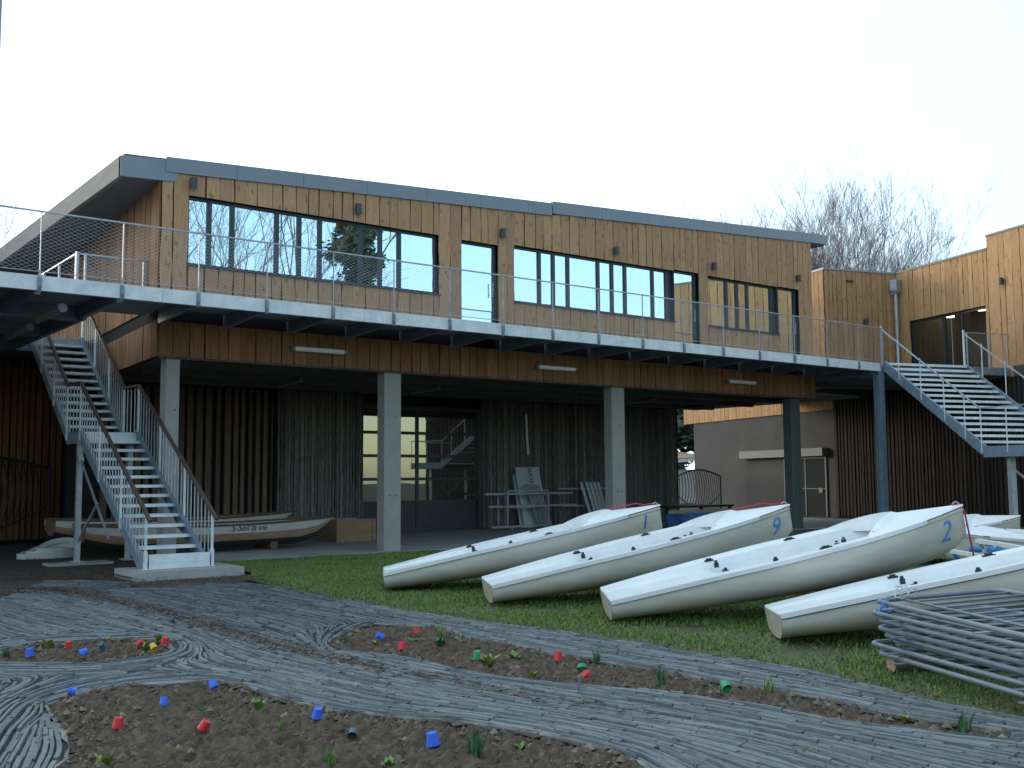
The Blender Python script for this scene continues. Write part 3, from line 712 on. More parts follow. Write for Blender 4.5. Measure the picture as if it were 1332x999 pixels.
# ground floor: concrete part far, dark slats near
k = MB(); blk(5.03, 12, 9.2, 20.5, -.1, 4.3, k); k.build('concrete_wall', M['concrete_wall'], N)
k = MB()
for c0, z0 in ((18.9, 3.3), (16.6, 3.3), (14.8, 3.3), (13.3, 3.3), (18.9, 1.7), (14.8, 1.7)):
    q = RP(5.028, c0, z0); k.tube([q, (q[0]+E1[0]*.02, q[1]+E1[1]*.02, z0)], .035, 8)
k.build('form_tie_holes', M['backing'], N)
k = MB(); boards(k, wall_org(5.03), tuple(E2), nE1, -8.9, 9.19, .05, lambda t: 4.71, (), wmin=.15, wmax=.22, thick=.05, gap=.08, wav=.003, seed=46, depthvar=.03)
k.build('slatted_wall', M['annexe_slat'], N)
k = MB(); blk(5.04, 12, -8.9, 9.19, -.1, 4.7, k); k.build('wall_core', M['backing'], N)
k = MB(); blk(4.95, 5.004, -8.9, -.12, 4.72, 5.06, k); blk(5.004, 12, -8.9, -6.21, 4.72, 4.98, k); k.build('ledge', M['concrete_wall'], N)
k = MB(); blk(4.72, 5.02, 9.65, 15.85, 2.44, 2.76, k); k.build('shutter_box', M['box_grey'], N)
dd = MB()
for c0, c1 in ((9.75, 9.83), (11.15, 11.21), (12.62, 12.7)): blk(4.96, 5.02, c0, c1, 0, 2.40, dd)
blk(4.96, 5.02, 9.83, 12.62, 2.34, 2.40, dd); blk(4.965, 5.015, 9.83, 12.62, 1.1, 1.13, dd)
ddo = dd.build('grille_door', M['box_grey'], N)
p = MB(); blk(4.985, 5.0, 9.83, 11.15, .03, 2.34, p); blk(4.985, 5.0, 11.21, 12.62, .03, 2.34, p); p.build('panel', M['dark_sheet'], ddo)
p = MB(); blk(4.94, 4.96, 10.0, 10.25, .95, 1.15, p); p.build('lock_plate', M['box_grey'], ddo)
# rainwater hopper and downpipe in the corner
q = RP(4.78, 5.02); dp = MB(); dp.box(q[0]-.17, q[0]+.17, q[1]-.14, q[1]+.12, 8.33, 8.72)
dp.prism([(q[0]-.17, q[1]-.14, 8.33), (q[0]+.17, q[1]-.14, 8.33), (q[0]+.07, q[1]-.06, 8.2), (q[0]-.07, q[1]-.06, 8.2)], (0, .2, 0))
dp.tube([(q[0], q[1], 8.22), (q[0], q[1], 4.9)], .065, 12); dp.box(q[0]-.08, q[0]+.08, q[1]-.08, q[1]+.09, 6.6, 6.63); dp.build('downpipe', M['galv'], N, smooth=False)
k = MB(); q = RP(2.95, 5.16); k.fbox(O2, E1, E2, 2.75, 3.05, 5.12, 5.2, 8.6, 8.64); k.build('overflow_spout', M['anthracite'], N)

# ================================================================== LEFT SLATTED BUILDING under the terrace
L = empty('slatted_shed', 'brown vertical slat wall of a shed under the terrace at the far left', 'building', (2, 31, 0))
k = MB(); rnd = random.Random(15); x = -9.0
while x < 7.9:
    wd = rnd.uniform(.09, .15); k.box(x, x+wd, 30.35-rnd.uniform(.0, .02), 30.45, .06, 4.93); x += wd+rnd.uniform(.03, .06)
k.build('slat_wall', M['warm_slat'], L)
k = MB(); k.box(-9, 8.0, 30.47, 30.62, -.1, 5.02); k.box(7.95, 8.1, BY+.13, 30.46, -.1, 4.1); k.build('wall_core', M['backing'], L)

# wrought iron gates: a curved frame with bars
def iron_gate(name, org, u, w, h, label):
    g = MB(); P = lambda a, z: (org[0]+u[0]*a, org[1]+u[1]*a, z)
    topz = lambda a: h*(.82+.18*math.sin(math.pi*min(1, max(0, a/w*.9+.05))))
    g.tube([P(w*i/16, topz(w*i/16)) for i in range(17)], .035, 6); g.tube([P(0, .05), P(0, topz(0))], .04, 6); g.tube([P(w, .05), P(w, topz(w))], .04, 6)
    g.tube([P(0, .12), P(w, .12)], .022, 6)
    low = lambda a: h*(.42-.28*math.sin(math.pi*a/w))
    g.tube([P(w*i/16, low(w*i/16)) for i in range(17)], .02, 6)
    n = int(w/.16)
    for i in range(1, n):
        a = w*i/n; bend = .22*math.sin(math.pi*i/n)
        pts = [P(min(w, a+bend*math.sin(math.pi*s/8)), low(a)+(topz(a)-low(a))*s/8) for s in range(9)]
        g.tube(pts, .019, 5); g.tube([P(a, .12), P(a, low(a))], .016, 5)
    return tag(g.build(name, M['iron']), label, 'gate')
iron_gate('iron_gate', (34.6, 33.0), (1, 0), 2.9, 1.95, 'black wrought iron gate with curved bars seen through the opening beside the concrete wall')
iron_gate('iron_gate', (3.6, 29.6), (1, 0), 3.8, 2.3, 'dark wrought iron gate with swirling bars in front of the brown slat wall')
g = MB(); g.box(33.0, 34.55, 33.0, 33.04, .1, .14)
for i in range(12): g.tube([(33.05+i*.13, 33.02, .0), (33.05+i*.13, 33.02, 1.5)], .012, 5)
g.box(33.0, 34.55, 33.0, 33.04, 1.45, 1.49); tag(g.build('iron_fence', M['iron']), 'straight black iron fence panel beside the curved gate', 'fence')
# things glimpsed through the opening: low building with a tan roof, and a parked white car
C0 = empty('low_outbuilding', 'low tan roofed outbuilding glimpsed through the opening under the boathouse', 'building', (44, 46, 0))
k = MB(); k.box(40, 50, 46, 52, 0, 2.1); k.build('wall', M['render_wall'], C0)
k = MB(); k.prism([(39.6, 45.4, 2.0), (50.4, 45.4, 2.7), (50.4, 45.4, 2.85), (39.6, 45.4, 2.15)], (0, .15, 0)); k.build('barge_board', M['white_gel'], C0)
k = MB(); k.prism([(39.6, 45.55, 2.15), (50.4, 45.55, 2.85), (50.4, 52.5, 3.9), (39.6, 52.5, 3.2)], (0, 0, .1)); k.build('roof', M['pale_plank'], C0)

def ony(x, y, Y): d = ray(x, y); return CAM + d*((Y-CAM[1])/d[1])

# ================================================================== LAMPS
def wall_lamp(p, n, label):
    r = empty('wall_lamp', label, 'lamp', p, 'dark wall lamps on the timber facades')
    b = MB(); c = (p[0]+n[0]*.10, p[1]+n[1]*.10)
    b.tube([(c[0], c[1], p[2]-.105), (c[0], c[1], p[2]+.105)], .07, 14); b.build('lamp_housing', M['lamp_black'], r)
    b = MB(); b.bar((p[0]+n[0]*.02, p[1]+n[1]*.02, p[2]), (c[0]-n[0]*.06, c[1]-n[1]*.06, p[2]), .06, .12); b.build('bracket', M['lamp_black'], r)
    b = MB(); b.tube([(c[0], c[1], p[2]-.111), (c[0], c[1], p[2]-.106)], .055, 12); b.build('lens', M['tube_grey'], r)
for x, z, lab in ((7.62, 7.53, 'dark cylinder wall lamp over the left end of the long nine light window'), (11.36, 7.58, 'dark cylinder wall lamp over the middle of the long nine light window'),
                  (15.36, 7.58, 'dark cylinder wall lamp beside the top of the single glazed door'), (19.14, 7.62, 'dark cylinder wall lamp over the middle of the central ribbon window'),
                  (23.0, 7.66, 'dark cylinder wall lamp over the left end of the small right ribbon window'), (26.87, 7.74, 'dark cylinder wall lamp at the right end of the boathouse facade')):
    wall_lamp((x, FY-.028, z), (0, -1), lab)
q = RP(3.5, 5.21); wall_lamp((q[0], q[1], 7.15), (-E2[0], -E2[1]), 'dark wall lamp low on the recessed timber block beside the downpipe')
q = RP(4.97, .15); wall_lamp((q[0], q[1], 7.82), nE1, 'dark wall lamp on the tall timber wall at the right edge of the photo')

def tube_lamp(p, q, label, grp, glassm='tube_glass', r=.055):
    p = Vector(p); q = Vector(q); o = empty('tube_lamp', label, 'lamp', p, grp); d = (q-p).normalized()
    b = MB(); b.tube([p+d*.07, q-d*.07], r, 12); b.build('lamp_tube', M[glassm], o, smooth=False)
    for a, s in ((p, 1), (q, -1)):
        b = MB(); b.tube([a, a+d*(.075*s)], r*1.12, 12); b.build('end_cap', M['galv_dark'], o)
    b = MB()
    up = Vector((0, 0, 1)) if abs(d.z) < .5 else Vector((0, 1, 0))
    off = Vector((0, 1, 0)) if (abs(d.x) > .5 or abs(d.z) > .5) else Vector((0, 0, 1))
    for t in (.2, .8):
        c = p.lerp(q, t); b.bar(c+off*r*.9, c+off*(r+.06), .03, .03)
    b.build('bracket', M['galv_dark'], o)
tube_lamp((9.78, FY-.12, 4.36), (11.09, FY-.12, 4.36), 'tube lamp fixed to the cladding band left of the second concrete column', 'tube lamps on the cladding band')
tube_lamp((16.36, FY-.12, 4.36), (17.69, FY-.12, 4.36), 'tube lamp fixed to the cladding band between the two middle columns', 'tube lamps on the cladding band')
tube_lamp((23.4, FY-.12, 4.36), (24.70, FY-.12, 4.36), 'tube lamp fixed to the cladding band near the dark right column', 'tube lamps on the cladding band')
for x, lab in ((11.75, 'grey ceiling tube lamp under the boathouse above the old wooden boats'), (15.8, 'grey ceiling tube lamp under the boathouse just right of the second column'), (24.0, 'grey ceiling tube lamp under the boathouse right of the third column')):
    tube_lamp((x-.07, 23.65, 4.05), (x+.07, 25.3, 4.05), lab, 'ceiling tube lamps in the undercroft', 'tube_grey')
tube_lamp((4.9, 19.05, 4.6), (4.9, 20.8, 4.6), 'tube lamp under the terrace nearest its front edge, end on', 'tube lamps under the terrace', 'tube_grey', .07)
tube_lamp((4.97, 21.6, 4.58), (4.97, 23.4, 4.58), 'tube lamp under the terrace in the middle of its row of three', 'tube lamps under the terrace', 'tube_grey', .07)
tube_lamp((4.1, 22.6, 4.58), (4.1, 24.4, 4.58), 'tube lamp under the terrace at the left edge of the photo', 'tube lamps under the terrace', 'tube_grey', .07)
tube_lamp((21.78, BY-.16, 2.32), (21.70, BY-.16, 3.79), 'bright upright tube lamp on the dark wall above the sign board', 'upright lamp', 'tube_glass', .045)

# ================================================================== SAILING DINGHIES
LOA = 4.2
def lerp_tab(tab, t):
    for (a, va), (b, vb) in zip(tab[:-1], tab[1:]):
        if t <= b:
            k = (t-a)/(b-a); return va+(vb-va)*k
    return tab[-1][1]
def smooth_tab(tab, t):
    return (lerp_tab(tab, max(0, t-.04))+2*lerp_tab(tab, t)+lerp_tab(tab, min(1, t+.04)))/4 if .04 < t < .96 else lerp_tab(tab, t)
TB = [(0, .54), (.2, .68), (.45, .775), (.65, .71), (.8, .53), (.9, .31), (.97, .105), (1, .014)]
TS = [(0, .285), (.25, .385), (.5, .47), (.75, .55), (1, .625)]
TK = [(0, .035), (.3, .005), (.6, .0), (.78, .03), (.9, .085), (.96, .16), (1, .30)]
def db(t): return smooth_tab(TB, t)
def ds(t): return smooth_tab(TS, t)
def dk(t): return smooth_tab(TK, t)
NS = 40; NP = 13
def sec(t, k):                                # k 0..1 keel to sheer
    a = k*math.pi/2; e = 2/(2.9-1.3*max(0, (t-.55)/.45))
    return db(t)*math.sin(a)**e, ds(t)-(ds(t)-dk(t))*math.cos(a)**e
def hull_y(x, z):
    t = x/LOA; lo, hi = 0., 1.
    for _ in range(30):
        k = (lo+hi)/2
        if sec(t, k)[1] < z: lo = k
        else: hi = k
    return sec(t, lo)[0]
def make_dinghy(label, group=None):
    r = empty('sailing_dinghy', label, 'dinghy', (0, 0, 0), group)
    h = MB(); vs = []; fs = []
    for i in range(NS+1):
        t = i/NS
        row = [sec(t, k/NP) for k in range(NP, 0, -1)]
        pts = [(-y, z) for y, z in row]+[(0, dk(t))]+[(y, z) for y, z in reversed(row)]
        vs += [(t*LOA, y, z) for y, z in pts]
    n = 2*NP+1
    for i in range(NS):
        for j in range(n-1): a = i*n+j; fs.append((a, a+1, a+n+1, a+n))
    fs.append(tuple(NS*n+j for j in range(n)))
    h.add(vs, fs); h.build('hull', M['cream_gel'], r, smooth=True)
    tr = MB(); tr.prism([(0.004, v[1]*.995, v[2]) for v in vs[:n]], (-.012, 0, 0)); tr.build('transom', M['cream_gel_worn'], r)
    # white deck moulding: lip, side tanks, cockpit well and stern deck
    d = MB(); vs = []; fs = []
    fr = [-1.035, -1.035, -1.0, -.93, -.80, -.66, -.60, -.54, -.30, 0, .30, .54, .60, .66, .80, .93, 1.0, 1.035, 1.035]
    ND = 48; TD = .86
    def well(t):
        if t < .07: return .012
        if t < .30: return .012+.05*(t-.07)/.23
        if t < .36: return .062+.12*(t-.30)/.06
        return .19
    for i in range(ND+1):
        t = TD*i/ND; b = db(t)+.004; s = ds(t); w = well(t)
        for j, f in enumerate(fr):
            af = abs(f)
            if j in (0, len(fr)-1): z = s-.03
            elif af >= 1.0: z = s+.016
            elif af >= .9: z = s+.014
            elif af >= .64: z = s+.006-.02*(1-af)
            elif af >= .59: z = s-.02-w*.3
            else: z = s-.02-w+.015*(1-af)
            vs.append((t*LOA, f*b, z))
    n = len(fr)
    for i in range(ND):
        for j in range(n-1): a = i*n+j; fs.append((a, a+1, a+n+1, a+n))
    fs.append(tuple(range(n)))
    d.add(vs, fs); dk_ = d.build('deck', M['white_gel'], r, smooth=False)
    # foredeck with raised V coaming
    d = MB(); vs = []; fs = []
    nf, nr_ = 17, 16
    tv = lambda f: .67+.135*(1-abs(f)**1.15)
    crown = lambda t, f: (1-f*f)*(.022+.075*max(0, min(1, (1-t)/.2)))
    for j in range(nf):
        f = -1.03+2.06*j/(nf-1); fc = max(-1, min(1, f))
        t0 = tv(fc)
        # a small upstand at the coaming edge
        vs.append((t0*LOA-.01, f*db(t0), ds(t0)-.06*(1-abs(fc))-.02)); 
        for i in range(nr_+1):
            t = t0+(1.0-t0)*(i/nr_)
            up = .03*max(0, 1-i/2.)*(1-abs(fc)**4)
            vs.append((t*LOA+(.015 if i == nr_ else 0), f*db(t)*(1.0), ds(t)+.014+crown(t, fc)+up))
    n = nr_+2
    for j in range(nf-1):
        for i in range(n-1): a = j*n+i; fs.append((a, a+1, a+n+1, a+n))
    d.add(vs, fs); d.build('foredeck', M['white_gel'], r, smooth=True)
    # rub strip under the lip
    g = MB()
    for sg in (-1, 1):
        g.tube([(t*LOA, sg*(db(t)+.012), ds(t)-.028) for t in [k/24 for k in range(25)]], .011, 5)
    g.build('rub_strip', M['cream_gel_worn'], dk_)
    # fittings
    def fit(pts, name='fitting'):
        for (x, y, z0, w, l, hh) in pts:
            f = MB(); f.box(x-l/2, x+l/2, y-w/2, y+w/2, z0, z0+hh*.55); f.tube([(x-l*.3, y, z0+hh*.7), (x+l*.3, y, z0+hh*.7)], min(w, hh)*.38, 6); f.build(name, M['black_fit'], dk_)
    z = lambda x: ds(x/LOA)
    fit([(1.32, .50, z(1.32)+.0, .05, .10, .035), (1.36, .30, z(1.36)-.06, .04, .05, .10)]); fit([(1.36, -.18, z(1.36)-.06, .16, .05, .05), (1.3, -.30, z(1.3)-.06, .06, .04, .03)])
    fit([(1.83, -.60, z(1.83)+.0, .04, .05, .045)]); fit([(2.40, -.58, z(2.40)+.0, .05, .13, .03)]); fit([(2.34, .62, z(2.34)+.0, .05, .13, .03)])
    fit([(2.72, .05, z(2.7)-.14, .03, .05, .12), (2.84, .16, z(2.8)-.12, .03, .05, .10), (2.62, -.1, z(2.6)-.14, .03, .06, .10), (2.95, -.55, z(2.95)+.02, .04, .05, .03)])
    c = MB(); c.tube([(2.5, -.3, z(2.5)-.18), (2.7, .0, z(2.7)-.10), (2.9, .25, z(2.9)-.12)], .008, 5); c.build('control_line', M['white_rope'], dk_)
    b = MB(); b.tube([(4.10, 0, .68), (4.14, 0, .70), (4.18, 0, .67)], .008, 6); b.build('bow_eye', M['galv'], r)
    return r
def pose(r, pos, psi, tau, rho, z0=0.):
    a = Vector((math.cos(psi)*math.cos(tau), math.sin(psi)*math.cos(tau), math.sin(tau))); s0 = Vector((-math.sin(psi), math.cos(psi), 0)); u0 = a.cross(s0)
    s = s0*math.cos(rho)+u0*math.sin(rho); u = u0*math.cos(rho)-s0*math.sin(rho)
    mm = Matrix.Identity(4)
    for i in range(3): mm[i][0] = a[i]; mm[i][1] = s[i]; mm[i][2] = u[i]
    mm[0][3], mm[1][3], mm[2][3] = pos[0], pos[1], z0
    r.matrix_basis = mm; return mm
def number(r, ch, x, z, size=.30):
    me = text_geo(ch, size, .25)
    for v in me.vertices:
        px, pz = x+v.co.x, z+v.co.y*1.0
        v.co = Vector((px, -hull_y(px, pz)-.007, pz))
    o = link('number', me, M['blue_num' if ch == '1' else 'light_blue_num'], r, fix=False); o['label'] = 'blue hull number %s' % ch
BOATS = [('1', (8.022, 13.444), -30.70, 7.50, -.28, 'white and cream sailing dinghy numbered 1 lying bow up on the grass'),
         ('9', (8.184, 11.124), -29.24, 7.97, .31, 'white and cream sailing dinghy numbered 9 lying bow up on the grass'),
         ('2', (8.284, 8.980), -36.54, 8.51, 1.81, 'white and cream sailing dinghy numbered 2 lying bow up on the grass'),
         ('', (8.527, 6.821), -42.96, 7.71, -2.4, 'white sailing dinghy without a visible number nearest the barrier stack')]
proto = None
for num, pos, psi, tau, rho, lab in BOATS:
    if proto is None: proto = make_dinghy(lab, 'sailing dinghies on the grass'); r = proto; plain = None
    else: r = copy_tree(base_); r['label'] = lab
    if proto is r:
        base_ = copy_tree(r); base_.name = 'sailing_dinghy_spare'
    pose(r, pos, R(psi), R(tau), R(rho))
    if not num:
        for dd_ in [c for c in bpy.data.objects if c.parent == r]:
            for c in [c for c in bpy.data.objects if c.parent == dd_ and c.name.startswith('rub_strip')]:
                c.material_slots[0].link = 'OBJECT'; c.material_slots[0].material = M['rubber']
    if num: number(r, num, 3.88, .43 if num == '1' else .40, .30 if num == '1' else .34)
# a fifth dinghy further back, bow towards the left, and a sixth lying flat behind boat 2
r5 = copy_tree(base_); r5['label'] = 'white dinghy at the right edge pointing its low bow to the left'; r5['group'] = 'sailing dinghies on the grass'
base5 = r5
pose(r5, (20.4, 8.3), R(160), R(-1.0), R(-6), .12)
r6 = base_; r6.name = 'sailing_dinghy'; r6['label'] = 'white dinghy mostly hidden behind the boat numbered 2, only its stern deck showing'; r6['group'] = 'sailing dinghies on the grass'
pose(r6, (16.2, 12.3), R(-32), R(1), R(2), .12)

# ropes on the bows (hung on the boats: things of their own)
def boat_point(i, p):
    num, pos, psi, tau, rho, lab = BOATS[i]; psi, tau, rho = R(psi), R(tau), R(rho)
    a = Vector((math.cos(psi)*math.cos(tau), math.sin(psi)*math.cos(tau), math.sin(tau))); s0 = Vector((-math.sin(psi), math.cos(psi), 0)); u0 = a.cross(s0)
    s = s0*math.cos(rho)+u0*math.sin(rho); u = u0*math.cos(rho)-s0*math.sin(rho)
    return Vector((pos[0], pos[1], 0))+a*p[0]+s*p[1]+u*p[2]
for i, nm in ((0, '1'), (1, '9')):
    g = MB(); pts = [boat_point(i, (x, max(.0, db(x/LOA)*.30), ds(x/LOA)+.014+(.10 if x < 3.9 else .055 if x < 4.1 else .03)*1.0+random.uniform(0, .012))) for x in [3.38, 3.5, 3.62, 3.74, 3.86, 3.98, 4.08, 4.16]]
    g.tube(pts, .010, 6)
    tag(g.build('bow_rope', M['red_rope']), 'red rope laid along the foredeck of the dinghy numbered %s' % nm, 'rope', 'red bow ropes')
g = MB(); a = boat_point(2, (4.2, 0, .65)); b = boat_point(2, (4.24, -.0, .05)); g.tube([boat_point(2, (4.08, .0, .67)), a, boat_point(2, (4.225, 0, .55)), b, Vector((b.x, b.y, .35)), Vector((b.x+.05, b.y+.02, .02))], .012, 6)
tag(g.build('bow_rope', M['magenta_rope']), 'magenta rope hanging from the bow of the dinghy numbered 2 to the ground', 'rope')

# launching trolleys under the raised bows
def trolley(i, label):
    num, pos, psi, tau, rho, lab = BOATS[i]
    r = empty('launching_trolley', label, 'trolley', (0, 0, 0), 'trolleys under the dinghies'); x0 = 2.75; zb = x0*math.sin(R(tau))
    f = MB(); f.tube([(x0, -.62, .19), (x0, .62, .19)], .022, 8); f.tube([(x0, 0, .19), (4.35, 0, .30)], .022, 8)
    for y in (-.34, .34): f.tube([(x0, y, .19), (x0, y, zb+.02)], .022, 8); f.bar((x0-.18, y, zb+.0), (x0+.18, y, zb+.045), .09, .03)
    f.tube([(4.0, 0, .28), (4.0, 0, .0)], .02, 8); f.build('frame', M['galv_dark'], r)
    for y in (-.66, .66):
        w = MB(); w.tube([(x0, y-.045, .19), (x0, y-.02, .19), (x0, y+.02, .19), (x0, y+.045, .19)], [.15, .19, .19, .15], 18); w.build('wheel', M['black_tyre'], r)
    r.location = (pos[0], pos[1], 0); r.rotation_euler = (0, 0, R(psi))
trolley(0, 'dark launching trolley under the bow of the dinghy numbered 1'); trolley(1, 'dark launching trolley under the bow of the dinghy numbered 9')
trolley(2, 'dark launching trolley under the bow of the dinghy numbered 2'); trolley(3, 'dark launching trolley under the bow of the unnumbered dinghy')
def blob(c, r, n=10, sq=1., seed=0):
    bm = bmesh.new(); bmesh.ops.create_icosphere(bm, subdivisions=2, radius=1)
    rnd = random.Random(seed)
    for v in bm.verts: v.co *= 1+.12*noise.noise(v.co*2+Vector((seed, 0, 0)))
    vs = [(c[0]+v.co.x*r, c[1]+v.co.y*r, c[2]+v.co.z*r*sq) for v in bm.verts]; fs = [tuple(v.index for v in f.verts) for f in bm.faces]; bm.free()
    return vs, fs
def obj_px(x, y, z): return onz(x, y, z)
c = onz(1038, 788, .12); b = MB(); b.add(*blob((c[0]+.55, c[1]+.35, .17), .19, sq=.8)); tag(b.build('buoy', M['yellow'], smooth=True), 'ochre buoy on the ground behind the stern of the unnumbered dinghy', 'buoy')
# small trestle beam with blue padded arms beside the fifth dinghy
q = onz(1290, 722, .55)
def padded_trestle():
    r = empty('boat_cradle', 'boat cradle with white beam and blue padded arms below the dinghy at the right edge', 'cradle', (float(q[0]), float(q[1]), 0))
    A = lambda x, y, z: onz(x, y, z)
    f = MB(); f.bar(onz(1271, 703, .74), onz(1330, 713, .70), .07, .05); f.bar(onz(1238, 717, .60), onz(1278, 724, .56), .06, .05)
    f.bar(onz(1276, 705, .70), onz(1283, 726, .45), .05, .05); f.bar(onz(1283, 726, .45), onz(1300, 706, .7), .04, .04)
    c1 = onz(1279, 715, .6); f.tube([c1, (c1[0], c1[1], 0)], .03, 8); c2 = onz(1325, 713, .66); f.tube([c2, (c2[0], c2[1], 0)], .03, 8); f.build('frame', M['white_gel'], r)
    f = MB(); f.tube([onz(1261, 714, .62), onz(1277, 715, .61)], .035, 8); f.tube([onz(1286, 716, .6), onz(1303, 715, .6)], .04, 8); f.tube([onz(1279, 707, .66), onz(1296, 708, .65)], .035, 8); f.tube([onz(1242, 722, .55), onz(1247, 727, .48)], .03, 8); f.build('blue_padding', M['blue_rope'], r)
padded_trestle()
g = MB(); g.tube([onz(1250, 697, .72), onz(1285, 691, .78), onz(1332, 686, .84)], .007, 5); g.tube([onz(1250, 697, .72), onz(1285, 684, .86), onz(1300, 682, .9)], .007, 5)

# ================================================================== OLD WOODEN BOATS, CRATE
def rowboat(name, label, x0, x1, yc, beam, zk, name_text=None):
    r = empty(name, label, 'boat', ((x0+x1)/2, yc, 0), 'old wooden boats under the shelter')
    Lb = x1-x0; N_ = 36
    hb = lambda t: beam/2*(math.sin(math.pi*min(1, .16+.84*t)**.92))**.75 if t < .999 else .012
    sh = lambda t: zk+.52+.16*(t-.45)**2*2.2
    ke = lambda t: zk+.02+(.55*max(0, (t-.78)/.22)**2.2)+(.20*max(0, (.12-t)/.12)**1.5)
    def section(t, k):                        # k 0 keel ..1 sheer
        a = k*math.pi/2; return hb(t)*math.sin(a)**.8, ke(t)+(sh(t)-ke(t))*(1-math.cos(a)**.9)
    xs = lambda t, k: x0+Lb*t+.16*max(0, t-.9)/.1*(k-1)*1.0
    def strip(k0, k1, n, name_, m_):
        vs = []; fs = []; b = MB()
        for sg in (-1, 1):
            o = len(vs)
            for i in range(N_+1):
                for j in range(n+1):
                    k = k0+(k1-k0)*j/n; y, z = section(i/N_, k); vs.append((xs(i/N_, k), yc+sg*y, z))
            for i in range(N_):
                for j in range(n): a = o+i*(n+1)+j; fs.append((a, a+1, a+n+2, a+n+1))
        b.add(vs, fs); return b.build(name_, m_, r, smooth=True, fix=False)
    strip(.80, 1.0, 3, 'upper_strake', M['old_white']); strip(.56, .80, 3, 'lower_strake', M['old_tan']); strip(0, .56, 5, 'bottom', M['dark_bottom'])
    g = MB()
    for sg in (-1, 1):
        g.tube([(xs(i/N_, 1), yc+sg*(section(i/N_, 1)[0]+.01), sh(i/N_)+.012) for i in range(N_+1)], .026, 6)
    g.build('gunwale', M['old_wood'], r)
    g = MB()
    for t in (.25, .5, .72): g.box(x0+Lb*t-.12, x0+Lb*t+.12, yc-hb(t)*.93, yc+hb(t)*.93, sh(t)-.13, sh(t)-.10)
    g.build('thwarts', M['old_wood'], r)
    g = MB(); vs = []; fs = []
    for i in range(N_+1):
        t = .04+.9*i/N_; vs += [(x0+Lb*t, yc-hb(t)*.80, sh(t)-.30), (x0+Lb*t, yc+hb(t)*.80, sh(t)-.30)]
    for i in range(N_): a = 2*i; fs.append((a, a+1, a+3, a+2))
    g.add(vs, fs); g.prism([(x0+.02, yc-section(0, k)[0]*.98, section(0, k)[1]) for k in (1, .8, .5, .2)]+[(x0+.02, yc+section(0, k)[0]*.98, section(0, k)[1]) for k in (.2, .5, .8, 1)], (.04, 0, 0)); g.build('floorboards', M['old_wood'], r)
    g = MB()
    for t in (.3, .7): g.box(x0+Lb*t-.08, x0+Lb*t+.08, yc-.45, yc+.45, .02, ke(t)+.10)
    g.build('keel_blocks', M['old_wood'], r)
    if name_text:
        me = text_geo(name_text, .20, .3)
        for v in me.vertices:
            px = 9.85+v.co.x; pz = zk+.46+v.co.y; t = (px-x0)/Lb
            lo, hi = 0., 1.
            for _ in range(25):
                k = (lo+hi)/2
                if section(t, k)[1] < pz: lo = k
                else: hi = k
            v.co = Vector((px, yc-section(t, lo)[0]-.012, pz))
        link('boat_name', me, M['ink'], r, fix=False)
    return r
rowboat('rowing_boat', 'old white and tan wooden boat with a handwritten name on its side', 6.4, 12.35, 23.1, 1.55, .10, 'S-Seil la vie')
rowboat('rowing_boat', 'old wooden boat behind the named one, only its upper strake showing', 6.3, 12.2, 25.0, 1.5, .18)
r = empty('wooden_crate', 'faded plywood crate standing at the bow of the old wooden boats', 'crate', (13.5, 24.4, 0))
k = MB(); k.box(13.05, 14.15, 24.3, 24.33, .03, .60); k.box(13.05, 14.15, 25.2, 25.23, .03, .60); k.box(13.05, 13.08, 24.331, 25.2, .03, .58); k.box(14.12, 14.15, 24.331, 25.2, .03, .58); k.box(13.085, 14.115, 24.34, 25.19, .03, .06); k.build('crate_box', M['crate'], r)
k = MB(); k.box(13.03, 13.12, 24.27, 24.298, .03, .62); k.box(14.08, 14.17, 24.27, 24.298, .03, .60); k.build('corner_battens', M['crate'], r)

# ================================================================== RACK, BOARDS, FRAMES by the back wall
YR = 26.5
def pr(x, y, Y=YR): p = ony(x, y, Y); return Vector(p)
def gz(p): return Vector((p.x, p.y, .03))
r = empty('steel_rack', 'galvanised steel rack frame standing by the dark back wall', 'rack', (pr(685, 660).x, YR, 0))
k = MB(); a = pr(660, 639); b = pr(713, 639); a.z = b.z = (a.z+b.z)/2+.02
for p in (a, b): k.bar(p, gz(p), .05, .05)
k.bar(a, b, .05, .05); m1 = a.copy(); m2 = b.copy(); m1.z = m2.z = .72; k.bar(m1, m2, .05, .05); m1 = a.copy(); m2 = b.copy(); m1.z = m2.z = .12; k.bar(m1, m2, .05, .05)
for p in (a, b): k.bar((p.x, YR+.55, .03), (p.x, YR-.25, .06), .05, .05); k.bar((p.x, YR+.5, .03), (p.x, YR+.5, 1.1), .05, .05); k.bar((p.x, YR+.5, 1.08), (p.x, YR, 1.08), .04, .04); k.bar((p.x, YR+.5, .68), (p.x, YR, .68), .04, .04)
k.build('rack_frame', M['galv'], r)
for i, (x0, y0, x1, y1, dy, lab) in enumerate(((631, 640, 700, 642, .12, 'short pole on the top arms of the steel rack'), (632, 642, 744, 641, .25, 'long pole on the top arms of the steel rack'), (635, 662, 750, 661, .15, 'long pole on the lower arms of the steel rack'), (640, 684, 694, 684, -.1, 'low steel bar on the floor in front of the steel rack'))):
    p0 = ony(x0, y0, YR+dy); p1 = ony(x1, y1, YR+dy); z = (1.13 if i < 2 else .74 if i == 2 else .12)
    k = MB(); k.bar((p0[0], p0[1], z), (p1[0], p1[1], z), .06, .06); tag(k.build('steel_pole', M['galv']), lab, 'pole', 'poles on the steel rack')
